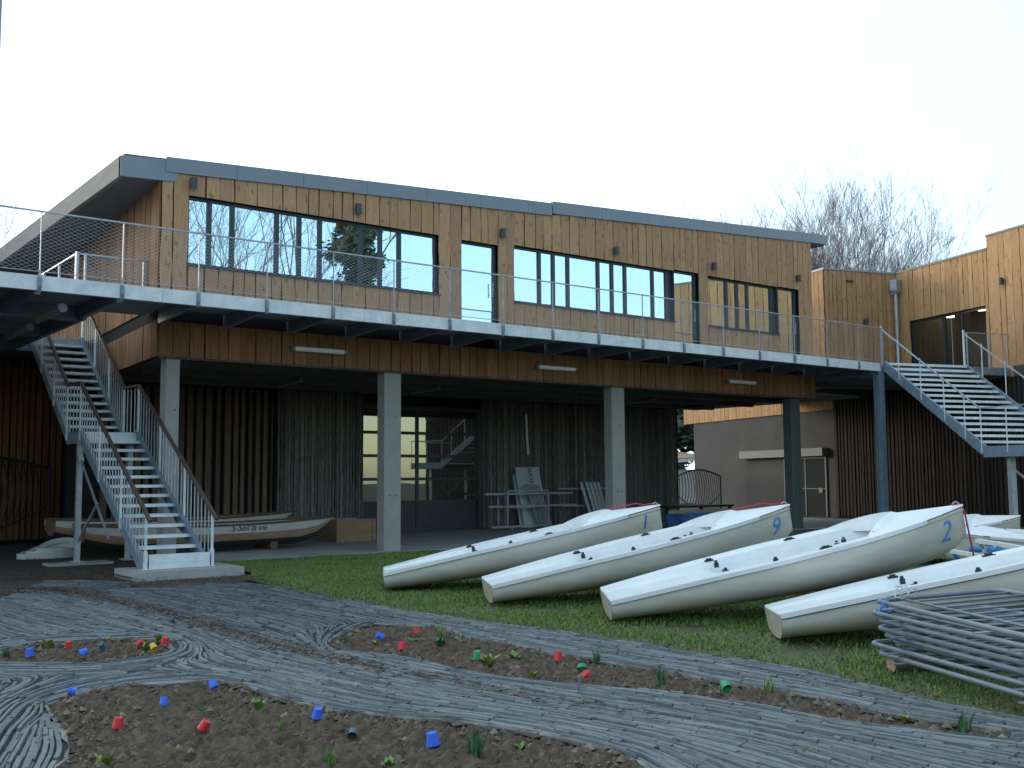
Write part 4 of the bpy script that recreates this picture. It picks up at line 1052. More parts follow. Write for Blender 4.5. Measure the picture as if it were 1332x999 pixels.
for i, (x0, y0, x1, y1, lab) in enumerate(((725, 636, 800, 635, 'upper wall rail behind the leaning steel frames'), (730, 658, 800, 657, 'lower wall rail behind the leaning steel frames'))):
    p0 = ony(x0, y0, 27.35); p1 = ony(x1, y1, 27.35); z = (p0[2]+p1[2])/2; k = MB(); k.bar((p0[0], 27.35, z), (p1[0], 27.35, z), .06, .06)
    for t in (.1, .5, .9): xx = p0[0]+(p1[0]-p0[0])*t; k.bar((xx, 27.35, z), (xx, 27.56, z), .05, .05)
    tag(k.build('wall_rail', M['galv']), lab, 'rail')
def leaning(name, label, x0, x1, ztop, Yb, Yt, m_, th_=.03, skew=0.):
    k = MB(); k.prism([(x0, Yb, .03), (x1, Yb, .03), (x1+skew, Yt, ztop), (x0+skew, Yt, ztop)], (0, th_, 0)); return tag(k.build(name, m_), label, 'board')
p0 = ony(683, 690, 27.0); p1 = ony(714, 690, 27.0); zt = 1.98
bd = empty('sign_board', 'grey sign board with lettering down its side leaning in the rack', 'sign', (p0[0], 27.0, 0))
k = MB(); sk = -.14; k.prism([(p0[0], 27.02, .03), (p1[0], 27.02, .03), (p1[0]+sk, 27.32, zt), (p0[0]+sk, 27.32, zt)], (0, .03, 0)); k.build('board', M['panel_grey'], bd)
def on_board(me, cx_, cz_, m_, name_):
    for v in me.vertices:
        lx, lz = v.co.y, -v.co.x            # lettering turned to read downwards
        z = cz_+lz; t = (z-.03)/(zt-.03); v.co = Vector((cx_+lx+sk*t, 27.02+.30*t-.006, z))
    link(name_, me, m_, bd, fix=False)
on_board(text_geo('BASE NAUTIQUE', .25), (p0[0]*.42+p1[0]*.58), 1.02, M['ink'], 'lettering')
k = MB(); k.prism([(p0[0]+.55+sk*.1, 27.02+.03, .10), (p0[0]+.75+sk*.1, 27.02+.03, .10), (p0[0]+.75+sk*.2, 27.02+.08, .36), (p0[0]+.55+sk*.2, 27.02+.08, .36)], (0, -.035, 0)); k.build('blue_mark', M['blue_num'], bd)
leaning('sign_board', 'plain grey board leaning behind the lettered sign board', p0[0]-.10, p0[0]+.55, 1.75, 27.12, 27.40, M['panel_grey'], .025, -.08)
for i in range(4):
    x = p0[0]+.05+i*.16; k = MB(); k.bar((x+.40, 26.85, .05), (x-.02, 27.0, 1.45-.02*i), .05, .05); k.bar((x+.46, 26.83, .05), (x+.04, 26.98, 1.45-.02*i), .04, .04)
    tag(k.build('steel_bar', M['galv_dark']), 'steel bar leaning across the front of the lettered sign board', 'bar', 'bars leaning on the sign board')
for i, xx in enumerate((755, 762, 767, 772, 777)):
    a = ony(xx, 627, 27.25); b = ony(xx+9-i*.5, 664, 26.95); k = MB(); k.bar((a[0], 27.25, a[2]), (b[0]+.25, 26.95, .05), .05, .05); k.bar((a[0]+.07, 27.25, a[2]), (b[0]+.32, 26.95, .05), .04, .04); k.bar((a[0], 27.25, a[2]-.02), (a[0]+.07, 27.25, a[2]-.02), .04, .04)
    tag(k.build('steel_ladder', M['galv']), 'narrow steel ladder frame leaning on the wall rails right of the sign board', 'ladder', 'narrow frames leaning on the wall rails')
# low table and blue tarpaulin beyond boat 1
r = empty('trestle_table', 'low dark trestle table with a pale plank edge behind the dinghies', 'table', (24.0, 23.2, 0))
k = MB(); k.box(23.3, 26.3, 22.6, 24.0, .68, .74); k.build('table_top', M['iron'], r)
for x, y in ((23.4, 22.7), (26.2, 22.7), (23.4, 23.9), (26.2, 23.9)): k = MB(); k.box(x-.04, x+.04, y-.04, y+.04, .03, .68); k.build('leg', M['iron'], r)
k = MB(); k.box(23.3, 26.3, 22.56, 22.598, .46, .62); k.build('front_plank', M['pale_plank'], r)
k = MB(); k.box(23.2, 25.4, 21.7, 22.5, .03, .52)
bm_ = k; o = k.build('tarpaulin_bundle', M['blue_tarp']); bmm = bmesh.new(); bmm.from_mesh(o.data); bmesh.ops.subdivide_edges(bmm, edges=bmm.edges, cuts=7, use_grid_fill=True)
for v in bmm.verts: v.co += Vector((noise.noise(v.co*2.3)*.09, noise.noise(v.co*2.3+Vector((9, 0, 0)))*.09, noise.noise(v.co*2.1+Vector((0, 9, 0)))*.07 if v.co.z > .1 else 0))
bmm.to_mesh(o.data); bmm.free(); tag(o, 'blue tarpaulin bundle between the bow of dinghy 1 and dinghy 9', 'tarpaulin')

# coiled hose by the stair post
h = MB(); c = onz(62, 727, 0)
for k_ in range(3):
    pts = []
    for i in range(41):
        a = 2*math.pi*i/40; rx, ry = .62-.09*k_, .36-.06*k_
        pts.append((c[0]+.12+rx*math.cos(a)+.1*k_, c[1]+.45+ry*math.sin(a), .05+.05*k_+.09*max(0, math.sin(a+.5))*(1+k_*.6)))
    for i in range(40):
        h.bar(pts[i], pts[i+1], .012, .11, (0, .25, 1))
tag(h.build('hose_coil', M['hose']), 'pale flat hose coiled on the ground beside the stair support post', 'hose')

# ================================================================== BARRIERS
def barrier():
    r = empty('crowd_barrier', '', 'barrier', (0, 0, 0), 'crowd barriers stacked flat on logs'); Lb, Wb, cr = 2.35, 1.08, .10
    f = MB(); pts = []
    for cx_, cy_, a0 in ((cr, cr, 180), (Lb-cr, cr, 270), (Lb-cr, Wb-cr, 0), (cr, Wb-cr, 90)):
        for k in range(7): a = R(a0+15*k); pts.append((cx_+cr*math.cos(a), cy_+cr*math.sin(a), 0))
    pts.append(pts[0]); f.tube(pts, .021, 8, cap=False); f.build('outer_tube', M['galv_barrier'], r, smooth=True)
    b = MB(); b.tube([(.0, .22, 0), (Lb, .22, 0)], .013, 6)
    for i in range(1, 10): x = Lb*i/10; b.tube([(x, .22, 0), (x, Wb, 0)], .010, 6)
    b.build('bars', M['galv_barrier'], r, smooth=True)
    for x in (.45, Lb-.45):
        k = MB(); k.bar((x, .0, -.014), (x, -.14, -.014), .05, .008); k.build('foot', M['galv_dark'], r)
    return r
c0 = onz(1140, 849, .16)
BAR = [(0.0, 0.0, .165, -115, 0, 'lowest crowd barrier of the stack, resting on the logs'), (.05, .10, .225, -113.5, .3, 'second crowd barrier from the bottom of the stack'), (.12, .02, .298, -116, -.2, 'third crowd barrier from the bottom of the stack'),
       (.12, .08, .347, -114, .3, 'fourth crowd barrier from the bottom of the stack'), (.06, .03, .42, -115.5, -.2, 'crowd barrier third from the top of the stack'), (.07, .10, .474, -114.5, .3, 'crowd barrier second from the top of the stack'),
       (.22, .14, .55, -123, 2.2, 'topmost crowd barrier, tilted and twisted on the stack')]
b0 = barrier()
for i, (ox, oy, z, ang, tilt, lab) in enumerate(BAR):
    r = b0 if i == 0 else copy_tree(b0)
    r['label'] = lab; r.location = (c0[0]+ox, c0[1]+oy, z); r.rotation_euler = (R(4.0 if i == 6 else tilt), R(-.8 if i == 6 else .25), R(ang))
for i, (x, y, lab) in enumerate(((7.62, 4.98, 'sawn log under the near end of the barrier stack'), (6.95, 3.3, 'sawn log under the far end of the barrier stack, outside the frame'))):
    if i == 1: lab = 'sawn log under the right hand end of the barrier stack'
    r = empty('log', lab, 'log', (x, y, 0), 'logs under the barriers'); a = Vector((x+.16, y+.10, .075)); b = a+Vector((.906, -.42, 0))*1.1
    k = MB(); k.tube([a.lerp(b, t/6) for t in range(7)], [.068, .072, .066, .07, .068, .072, .066], 12); k.build('log_bark', M['log'], r)
    k = MB(); k.tube([a-Vector((.906, -.42, 0))*.004, a+Vector((.906, -.42, 0))*.002], .064, 12); k.build('sawn_end', M['log_end'], r)
k = MB(); c = (c0[0]+.12, c0[1]-.02, .47); k.tube([(c[0]-.10, c[1], c[2]), (c[0]-.03, c[1]+.03, c[2]+.04), (c[0]+.04, c[1], c[2]+.02), (c[0], c[1]-.04, c[2]+.0), (c[0]-.04, c[1], c[2]+.06), (c[0]+.02, c[1]+.01, c[2]+.10)], .013, 6); k.tube([(c[0]+.02, c[1], c[2]-.06), (c[0]+.03, c[1], c[2]+.11)], .013, 6)
tag(k.build('rope_knot', M['blue_rope'], smooth=True), 'blue rope knotted round the corner of the barrier stack', 'rope')
k = MB(); c = (c0[0]+.42, c0[1]-.02, .62); k.tube([(c[0]+.09*math.cos(a*.6)*(1+.15*math.sin(a*2.3)), c[1]+.09*math.sin(a*.6), c[2]+.05*math.sin(a*1.1)) for a in range(24)], .004, 5)
tag(k.build('wire_loop', M['white_rope'], smooth=True), 'loop of pale wire curled over the top barrier', 'wire')

# ================================================================== GROUND
M['earth'] = mat('dark_earth', (.075, .06, .045), .95, var=(.05, .042, .032), scale=1.5, bump=.4, bscale=14)
M['turf'] = mat('thin_turf', (.07, .10, .03), .95, var=(.085, .07, .045), scale=2.2, bump=.5, bscale=25)
M['grassblade'] = mat('grass_blades', (.08, .17, .03), .75, island=[(.085, .185, .032), (.14, .24, .042), (.10, .17, .032), (.17, .24, .055), (.24, .23, .085)])
M['soil'] = mat('garden_soil', (.145, .108, .08), .97, var=(.062, .045, .034), scale=13, bump=1.0, bscale=34, spec=.1)
M['clod'] = mat('dry_clods', (.12, .095, .075), .97, island=[(.12, .088, .065), (.165, .125, .094), (.135, .10, .075), (.24, .20, .16), (.088, .064, .048), (.14, .106, .08)], spec=.1)
M['slate'] = mat('slate_strips', (.15, .165, .185), .62, island=[(.10, .122, .132), (.145, .17, .182), (.175, .20, .208), (.12, .143, .155), (.22, .23, .22), (.105, .128, .14), (.16, .18, .187)], var=(.66, .66, .66), scale=6, bump=.35, bscale=30, spec=.4)
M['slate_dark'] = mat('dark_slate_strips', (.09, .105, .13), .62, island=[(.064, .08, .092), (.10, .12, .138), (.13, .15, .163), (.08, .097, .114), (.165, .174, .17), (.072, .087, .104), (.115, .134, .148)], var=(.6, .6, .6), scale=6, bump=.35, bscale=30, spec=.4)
M['mortar'] = mat('dirty_joint_mortar', (.035, .032, .032), .95, var=(.06, .052, .045), scale=5)
M['kerb_mortar'] = mat('bed_edge_mortar', (.075, .08, .088), .92, var=(.27, .245, .21), scale=2.6, bump=.4, bscale=22)
M['leaf'] = mat('dead_leaves', (.16, .10, .06), .9, island=[(.09, .055, .038), (.14, .092, .06), (.06, .04, .03), (.20, .15, .105), (.11, .065, .042)])

g = MB(); g.add([(-400, -300, -.02), (500, -300, -.02), (500, 600, -.02), (-400, 600, -.02)], [(0, 1, 2, 3)])
tag(g.build('ground', M['earth']), kind='structure')
g = MB(); g.box(8.3, 34, FY-.12, BY+.3, -.1, .028); tag(g.build('concrete_floor', M['slab']), kind='structure')

def W2(pts, z=.05): return [tuple(onz(x, y, z)[:2]) for x, y in pts]
GRASS_EDGE = [(318, 752), (362, 762), (435, 778), (462, 781), (535, 795), (597, 803), (660, 812), (721, 820), (802, 831), (883, 845), (960, 856), (1058, 873), (1155, 895), (1211, 909), (1332, 932), (1480, 962)]
PATH = W2([(-90, 788), (0, 778), (62, 754), (172, 756), (174, 765), (318, 757)]+GRASS_EDGE[1:]+[(1500, 1120), (-150, 1120)])
BED_A = W2([(60, 917), (64, 913), (112, 899), (156, 890), (223, 886), (279, 881), (307, 888), (340, 896), (408, 915), (446, 922), (500, 927), (549, 932), (597, 934), (660, 944), (689, 949), (748, 961), (794, 973), (836, 990), (870, 1025), (700, 1090), (200, 1090), (60, 1010), (84, 985), (89, 971), (84, 952), (70, 935)])
BED_B = W2([(-60, 866), (0, 861), (70, 862), (126, 861), (168, 857), (207, 851), (223, 843), (218, 834.5), (207, 829), (179, 829), (140, 832), (92, 834.5), (42, 837), (17, 846), (0, 850), (-60, 852)])
BED_C = W2([(428, 841), (430, 830), (446, 821), (462, 814), (486, 809), (505, 811), (570, 814), (597, 823), (624, 829), (660, 834), (694, 844), (726, 849.5), (767, 854.6), (816, 863), (870, 871), (910, 879), (951, 887), (1016, 897), (1086, 908), (1141, 922), (1197, 932), (1239, 936), (1295, 945), (1340, 953), (1310, 958), (1267, 956), (1197, 947.6), (1127, 942), (1072, 932), (1016, 920), (960, 912), (937, 908.6), (883, 900.5), (829, 895), (770, 890), (694, 883), (640, 876), (611, 871), (570, 863), (530, 854.6), (489, 848), (446, 845)])
GUTTER = W2([(-60, 768), (60, 766), (100, 772), (170, 788), (240, 805), (300, 825), (370, 843), (440, 858), (500, 872), (600, 890), (680, 906), (760, 919), (840, 932), (970, 952), (1100, 985), (1200, 1020)])
def inpoly(P, X, Y):
    X = np.asarray(X); Y = np.asarray(Y); r = np.zeros(X.shape, bool); n = len(P)
    for i in range(n):
        x0, y0 = P[i]; x1, y1 = P[(i+1) % n]
        if y0 == y1: continue
        c = ((y0 > Y) != (y1 > Y)) & (X < (x1-x0)*(Y-y0)/(y1-y0)+x0); r ^= c
    return r
def polydist(P, X, Y, closed=True):
    X = np.asarray(X, float); Y = np.asarray(Y, float); d = np.full(X.shape, 1e9)
    n = len(P)
    for i in range(n if closed else n-1):
        ax, ay = P[i]; bx, by = P[(i+1) % n]; L2 = (bx-ax)**2+(by-ay)**2+1e-12
        t = np.clip(((X-ax)*(bx-ax)+(Y-ay)*(by-ay))/L2, 0, 1); d = np.minimum(d, np.hypot(X-ax-t*(bx-ax), Y-ay-t*(by-ay)))
    return d

# ---- slate path: thin strips set on edge, running along lines that flow round the beds
gx0, gx1, gy0, gy1, gs = -1.0, 12.0, -1.0, 21.0, .1
nx = int((gx1-gx0)/gs)+1; ny = int((gy1-gy0)/gs)+1
GX, GYY = np.meshgrid(gx0+gs*np.arange(nx), gy0+gs*np.arange(ny), indexing='ij')
C2 = np.zeros(GX.shape); S2_ = np.zeros(GX.shape)
def infl(P, closed, wgt, pw=2.0):
    n = len(P)
    for i in range(n if closed else n-1):
        ax, ay = P[i]; bx, by = P[(i+1) % n]; L = math.hypot(bx-ax, by-ay)
        if L < 1e-6: continue
        a = 2*math.atan2(by-ay, bx-ax); t = np.clip(((GX-ax)*(bx-ax)+(GYY-ay)*(by-ay))/L**2, 0, 1)
        d = np.hypot(GX-ax-t*(bx-ax), GYY-ay-t*(by-ay))+.06
        w = wgt*min(L, .6)/d**pw
        C2[...] += w*math.cos(a); S2_[...] += w*math.sin(a)
infl(BED_A, True, 1.0, 2.4); infl(BED_B, True, .9, 2.4); infl(BED_C, True, .5, 2.2); infl(W2(GRASS_EDGE), False, .8, 2.2); infl(GUTTER, False, .7, 2.0)
infl(W2([(20, 762), (172, 762), (318, 762)]), False, .6, 2.0)
infl(W2([(0, 1000), (40, 940), (120, 905)]), False, .9, 2.2)
CA = np.arctan2(S2_, C2)/2
INR = inpoly(PATH, GX, GYY) & ~inpoly(BED_A, GX, GYY) & ~inpoly(BED_B, GX, GYY) & ~inpoly(BED_C, GX, GYY)
def fld(x, y):
    i = int((x-gx0)/gs+.5); j = int((y-gy0)/gs+.5)
    if 0 <= i < nx and 0 <= j < ny: return CA[i, j]
    return 0.
BEDS = (BED_A, BED_B, BED_C)
FG = .04; fnx = int((gx1-gx0)/FG)+1; fny = int((gy1-gy0)/FG)+1
FX, FYY = np.meshgrid(gx0+FG*np.arange(fnx), gy0+FG*np.arange(fny), indexing='ij')
FIN = inpoly(PATH, FX, FYY)
for b in BEDS: FIN &= ~inpoly(b, FX, FYY)
def inside(x, y):
    i = int((x-gx0)/FG+.5); j = int((y-gy0)/FG+.5)
    return 0 <= i < fnx and 0 <= j < fny and FIN[i, j]
def visible(x, y):
    d = np.array([x, y, .05])-CAM; w = d@FW
    if w < 1: return False
    px = 666+F*(d@RT)/w; py = 499.5-F*(d@UP)/w
    return -120 < px < 1450 and py < 1090
occ = {}
def near(x, y, r, me_id, cs=.06):
    ci, cj = int(x/cs), int(y/cs); m_ = int(r/cs)+1
    for i in range(ci-m_, ci+m_+1):
        for j in range(cj-m_, cj+m_+1):
            for (px, py, q) in occ.get((i, j), ()):
                if q != me_id and (px-x)**2+(py-y)**2 < r*r: return True
    return False
seeds = [(x, y) for x in np.arange(gx0, gx1, .075) for y in np.arange(gy0, gy1, .075)]
rnd = random.Random(11); rnd.shuffle(seeds)
lines = []; ST = .06
for sid, (sx, sy) in enumerate(seeds):
    sx += rnd.uniform(-.03, .03); sy += rnd.uniform(-.03, .03)
    if not inside(sx, sy) or not visible(sx, sy): continue
    far = max(0, min(1, (math.hypot(sx, sy)-7)/9)); sep = rnd.choice((.027, .030, .034, .038, .042, .048))*(1+.6*far)
    if near(sx, sy, sep*.98, -1): continue
    pts = [(sx, sy)]
    for sg in (1, -1):
        x, y = sx, sy; pa = fld(x, y)+(0 if sg == 1 else math.pi); seg = []
        for _ in range(60):
            a = fld(x, y)
            if math.cos(a-pa) < 0: a += math.pi
            pa = a; x += ST*math.cos(a); y += ST*math.sin(a)
            if not inside(x, y) or near(x, y, sep*.78, sid): break
            seg.append((x, y))
        if sg == 1: pts = pts+seg
        else: pts = seg[::-1]+pts
    if len(pts) < 2: continue
    for (x, y) in pts: occ.setdefault((int(x/.06), int(y/.06)), []).append((x, y, sid))
    lines.append((pts, sep))
sv = []; sf = []; SETS = {}
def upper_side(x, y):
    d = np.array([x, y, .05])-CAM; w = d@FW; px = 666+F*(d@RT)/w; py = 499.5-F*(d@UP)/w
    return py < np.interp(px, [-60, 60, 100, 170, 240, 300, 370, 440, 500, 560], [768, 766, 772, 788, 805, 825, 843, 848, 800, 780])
def slate(pts, w, z, tl):
    o = len(sv); k = len(pts); pts = np.array(pts)
    d = np.gradient(pts, axis=0); d /= np.linalg.norm(d, axis=1)[:, None]+1e-9; nrm = np.stack([-d[:, 1], d[:, 0]], 1)
    for i in range(k):
        ww = w*(.5 if i in (0, k-1) else .5)*rnd.uniform(.86, 1.06)
        for sgn in (-1, 1):
            q = pts[i]+nrm[i]*ww*sgn; zz = z+tl*sgn+rnd.uniform(-.002, .002); sv.append((q[0], q[1], zz)); sv.append((q[0]+nrm[i][0]*.004*sgn, q[1]+nrm[i][1]*.004*sgn, .022))
    # per section: 0 left top,1 left bottom,2 right top,3 right bottom
    for i in range(k-1):
        a = o+i*4; b = a+4
        sf.append((a, a+2, b+2, b)); sf.append((a+1, a, b, b+1)); sf.append((a+2, a+3, b+3, b+2))
    sf.append((o, o+1, o+3, o+2)); e_ = o+(k-1)*4; sf.append((e_, e_+2, e_+3, e_+1))
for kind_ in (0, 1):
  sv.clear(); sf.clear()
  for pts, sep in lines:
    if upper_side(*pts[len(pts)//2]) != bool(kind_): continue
    i = 0; w = sep*rnd.uniform(.62, .88)
    while i < len(pts)-1:
        n = rnd.choice((4, 5, 6, 7, 8, 9, 11, 13)); ch = pts[i:i+n+1]
        if len(ch) < 2: break
        z = .050+rnd.gauss(0, .006)
        if rnd.random() > .012: slate(ch, w*rnd.uniform(.9, 1.05), z, rnd.uniform(-.003, .003))
        i += n
        # a hair of joint between pieces
        if i < len(pts)-1:
            (ax, ay), (bx, by) = pts[i], pts[i+1]; t = rnd.uniform(.1, .3); pts[i] = (ax+(bx-ax)*t, ay+(by-ay)*t)
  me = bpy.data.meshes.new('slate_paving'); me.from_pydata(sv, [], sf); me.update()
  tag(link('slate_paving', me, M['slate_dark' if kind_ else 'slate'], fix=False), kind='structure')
print('slates', len(sf), len(lines))
# joint mortar: the path footprint as small cells, with a pale cemented rim round each bed
vs = []; fs = []; idx = {}
def vid(i, j):
    if (i, j) not in idx: idx[(i, j)] = len(vs); vs.append((gx0+FG*i, gy0+FG*j, .030+.006*noise.noise(Vector((gx0+FG*i, gy0+FG*j, 0))*3)))
    return idx[(i, j)]
for i in range(0, fnx-2, 2):
    for j in range(0, fny-2, 2):
        if FIN[i, j] or FIN[i+2, j] or FIN[i, j+2] or FIN[i+2, j+2]: fs.append((vid(i, j), vid(i+2, j), vid(i+2, j+2), vid(i, j+2)))
me = bpy.data.meshes.new('path_mortar'); me.from_pydata(vs, [], fs); me.update()
tag(link('path_base', me, M['mortar'], fix=False), kind='structure')
def bed_rim(P, nm):
    vs = []; fs = []; n = len(P); prof = ((-.012, .046), (.012, .042), (.030, -.01), (.055, -.06))
    pts = []
    for i in range(n):
        a = np.array(P[i]); b = np.array(P[(i+1) % n]); L = np.linalg.norm(b-a); k = max(1, int(L/.12))
        for s_ in range(k): pts.append(a+(b-a)*s_/k)
    pts = np.array(pts); N_ = len(pts)
    d = np.roll(pts, -1, 0)-np.roll(pts, 1, 0); d /= np.linalg.norm(d, axis=1)[:, None]; nr = np.stack([-d[:, 1], d[:, 0]], 1)
    test = pts+nr*.05
    ins = inpoly(P, test[:, 0], test[:, 1]); 
    if ins.mean() < .5: nr = -nr
    for i in range(N_):
        for (o_, z) in prof:
            j_ = rnd.uniform(-.018, .018) if o_ > -.02 else 0; q = pts[i]+nr[i]*(o_+j_); vs.append((q[0], q[1], z+rnd.uniform(-.008, .004)))
    for i in range(N_):
        for k in range(3): a = i*4+k; b = ((i+1) % N_)*4+k; fs.append((a, a+1, b+1, b))
    me = bpy.data.meshes.new(nm); me.from_pydata(vs, [], fs); me.update(); tag(link(nm, me, M['kerb_mortar'], smooth=False, fix=True), kind='structure')
for P in BEDS: bed_rim(P, 'bed_kerb')

# ---- soil in the beds
def soil_h(x, y, edge):
    v = Vector((x, y, 0)); h = .16+.22*noise.fractal(v*1.1, 1.0, 2.0, 3)+.45*abs(noise.noise(v*5.2))+.55*abs(noise.noise(v*10.5))+.40*noise.noise(v*22)
    return max(-.008, -.018+.10*h+.03*min(1, edge/.8))
def bed(P, step, nm):
    X = np.array([p[0] for p in P]); Y = np.array([p[1] for p in P]); xs_ = np.arange(X.min()-.1, X.max()+.1, step); ys_ = np.arange(Y.min()-.1, Y.max()+.1, step)
    AX, AY = np.meshgrid(xs_, ys_, indexing='ij'); IN = inpoly(P, AX, AY); ED = polydist(P, AX, AY); OK = IN | (ED < step*1.2)
    VIS = np.zeros(AX.shape, bool); vs = []; fs = []; ix = -np.ones(AX.shape, int)
    for i in range(AX.shape[0]):
        for j in range(AX.shape[1]):
            if OK[i, j] and visible(AX[i, j], AY[i, j]):
                ix[i, j] = len(vs); vs.append((AX[i, j], AY[i, j], soil_h(AX[i, j], AY[i, j], ED[i, j] if IN[i, j] else 0)-(0 if IN[i, j] else .03)))
    for i in range(AX.shape[0]-1):
        for j in range(AX.shape[1]-1):
            q = (ix[i, j], ix[i+1, j], ix[i+1, j+1], ix[i, j+1])
            if min(q) >= 0: fs.append(q)
    me = bpy.data.meshes.new(nm); me.from_pydata(vs, [], fs); me.update(); tag(link(nm, me, M['soil'], smooth=True, fix=False), kind='structure')
for P in BEDS: bed(P, .021, 'soil_bed')
# clods, stones and bits of leaf lying on the soil
cv = []; cf = []
def scatter_bed(P, n, rmin, rmax):
    X = [p[0] for p in P]; Y = [p[1] for p in P]; c = 0; tries = 0
    while c < n and tries < n*12:
        tries += 1; x = rnd.uniform(min(X), max(X)); y = rnd.uniform(min(Y), max(Y))
        if not inpoly(P, np.array([x]), np.array([y]))[0] or not visible(x, y): continue
        r_ = rmin+(rmax-rmin)*rnd.random()**3; z = soil_h(x, y, .3); o = len(cv)
        a0 = rnd.random()*6; pts = []
        for k in range(5): a = a0+k*1.257; pts.append((x+r_*math.cos(a)*rnd.uniform(.6, 1.1), y+r_*math.sin(a)*rnd.uniform(.6, 1.1), z-.012+r_*rnd.uniform(-.1, .25)))
        cv.extend(pts); cv.append((x+rnd.uniform(-.3, .3)*r_, y, z+r_*rnd.uniform(.3, .7)))
        for k in range(5): cf.append((o+k, o+(k+1) % 5, o+5))
        c += 1
scatter_bed(BED_A, 5200, .006, .045); scatter_bed(BED_C, 2600, .008, .045); scatter_bed(BED_B, 1000, .010, .05)
me = bpy.data.meshes.new('soil_clods'); me.from_pydata(cv, [], cf); me.update(); tag(link('soil_clods', me, M['clod'], fix=False), kind='stuff')

# ---- dead leaves: along the gutter, under the stairs, along the grass edge, a few everywhere
lv = []; lf = []
def leaf(x, y, z, s):
    a = rnd.random()*6.28; t = rnd.uniform(-.5, .5); o = len(lv); u = (math.cos(a), math.sin(a)); n_ = (-u[1], u[0]); w = s*rnd.uniform(.3, .5)
    lv.extend([(x-u[0]*s, y-u[1]*s, z), (x+n_[0]*w, y+n_[1]*w, z+.3*s*abs(t)+.004), (x+u[0]*s, y+u[1]*s, z+s*t*.3), (x-n_[0]*w, y-n_[1]*w, z+.3*s*abs(t)+.003)]); lf.append((o, o+1, o+2, o+3))
def along(P, n, spread, s0=.022, s1=.045, z=.064):
    seg = [(P[i], P[i+1], math.hypot(P[i+1][0]-P[i][0], P[i+1][1]-P[i][1])) for i in range(len(P)-1)]; tot = sum(s[2] for s in seg)
    for a, b, L in seg:
        for _ in range(int(n*L/tot)):
            t = rnd.random(); x = a[0]+(b[0]-a[0])*t+rnd.gauss(0, spread); y = a[1]+(b[1]-a[1])*t+rnd.gauss(0, spread)
            if any(inpoly(Pb, np.array([x]), np.array([y]))[0] for Pb in BEDS): continue
            leaf(x, y, z+rnd.uniform(0, .012), rnd.uniform(s0, s1))
along(GUTTER[:9], 1500, .10); along(GUTTER[8:13], 160, .08)
along(W2([(170, 762), (240, 758), (330, 752)]), 900, .16, z=.07); along(W2([(20, 750), (90, 745), (160, 750)]), 1300, .45, z=.03)
along(W2([(0, 772), (60, 768), (120, 770)]), 500, .2, z=.05); along(W2([(60, 718), (130, 722), (185, 735)]), 600, .8, z=.02)
along(W2(GRASS_EDGE), 900, .10, .014, .03)
for _ in range(2600):
    x = rnd.uniform(0, 11); y = rnd.uniform(1, 18)
    if inside(x, y) and visible(x, y): leaf(x, y, .062, rnd.uniform(.008, .026))
for _ in range(1500):
    x = rnd.uniform(6, 15); y = rnd.uniform(3, 20)
    if inpoly(W2(GRASS_EDGE)+[(16, -1.5), (34, 6), (28, 20), (8.2, 20)], np.array([x]), np.array([y]))[0] and visible(x, y): leaf(x, y, .035, rnd.uniform(.014, .034))
for P, k in ((BED_A, 1300), (BED_C, 800), (BED_B, 350)):
    X = [p[0] for p in P]; Y = [p[1] for p in P]
    for _ in range(k):
        x = rnd.uniform(min(X), max(X)); y = rnd.uniform(min(Y), max(Y))
        if inpoly(P, np.array([x]), np.array([y]))[0] and visible(x, y): leaf(x, y, soil_h(x, y, .3)+.015, rnd.uniform(.010, .03))
me = bpy.data.meshes.new('leaf_litter'); me.from_pydata(lv, [], lf); me.update(); tag(link('leaf_litter', me, M['leaf'], fix=False), kind='stuff')

# ---- grass
GP = W2(GRASS_EDGE, .03)+[(16, -1.5), (34, 6), (34, 17), (28, FY-.2), (8.2, FY-.2), (7.75, 18.9), (7.75, 17.4)]
g = MB(); g.add([(x, y, .012) for x, y in GP], [tuple(range(len(GP)))])
tag(g.build('turf', M['turf']), kind='structure')
NB = 430000
rx = RNG.uniform(5.0, 21, NB); ry = RNG.uniform(1.5, FY-.1, NB)
k = inpoly(GP, rx, ry)
_w = rx*FW[0]+ry*FW[1]; _u = (rx*RT[0]+ry*RT[1])/_w; k &= (_u > -.45) & (_u < .56)
for i, b in enumerate(BOATS): pass
dist = np.hypot(rx, ry)
dens = np.array([noise.noise(Vector((x*.9, y*.9, 3))) for x, y in zip(rx, ry)])
edge = polydist(W2(GRASS_EDGE, .03), rx, ry, False)
bare = .12+np.clip((rx-11.0)/5, 0, .8)+np.where(ry > 18, .15, 0)
k &= (dens+.55 > bare+RNG.uniform(-.35, .35, NB)) & (RNG.uniform(0, 1, NB) < np.clip(edge/(.16+.35*np.clip(dens+.2, 0, 1)), .10, 1))
rx = rx[k]; ry = ry[k]; n = len(rx); ang = RNG.uniform(0, 2*np.pi, n); hgt = RNG.uniform(.022, .060, n)*(1+.4*dens[k]); wd = RNG.uniform(.004, .009, n)*(1+.05*dist[k])
lean = RNG.uniform(0, .04, n); la = RNG.uniform(0, 2*np.pi, n)
V = np.zeros((n, 3, 3)); V[:, 0] = np.stack([rx-wd*np.cos(ang), ry-wd*np.sin(ang), np.full(n, .008)], 1); V[:, 1] = np.stack([rx+wd*np.cos(ang), ry+wd*np.sin(ang), np.full(n, .008)], 1)
V[:, 2] = np.stack([rx+lean*np.cos(la), ry+lean*np.sin(la), hgt], 1)
me = bpy.data.meshes.new('grass'); me.vertices.add(3*n); me.vertices.foreach_set('co', V.ravel()); me.loops.add(3*n); me.loops.foreach_set('vertex_index', np.arange(3*n)); me.polygons.add(n)
me.polygons.foreach_set('loop_start', np.arange(0, 3*n, 3)); me.polygons.foreach_set('loop_total', np.full(n, 3)); me.update(calc_edges=True); me.validate()
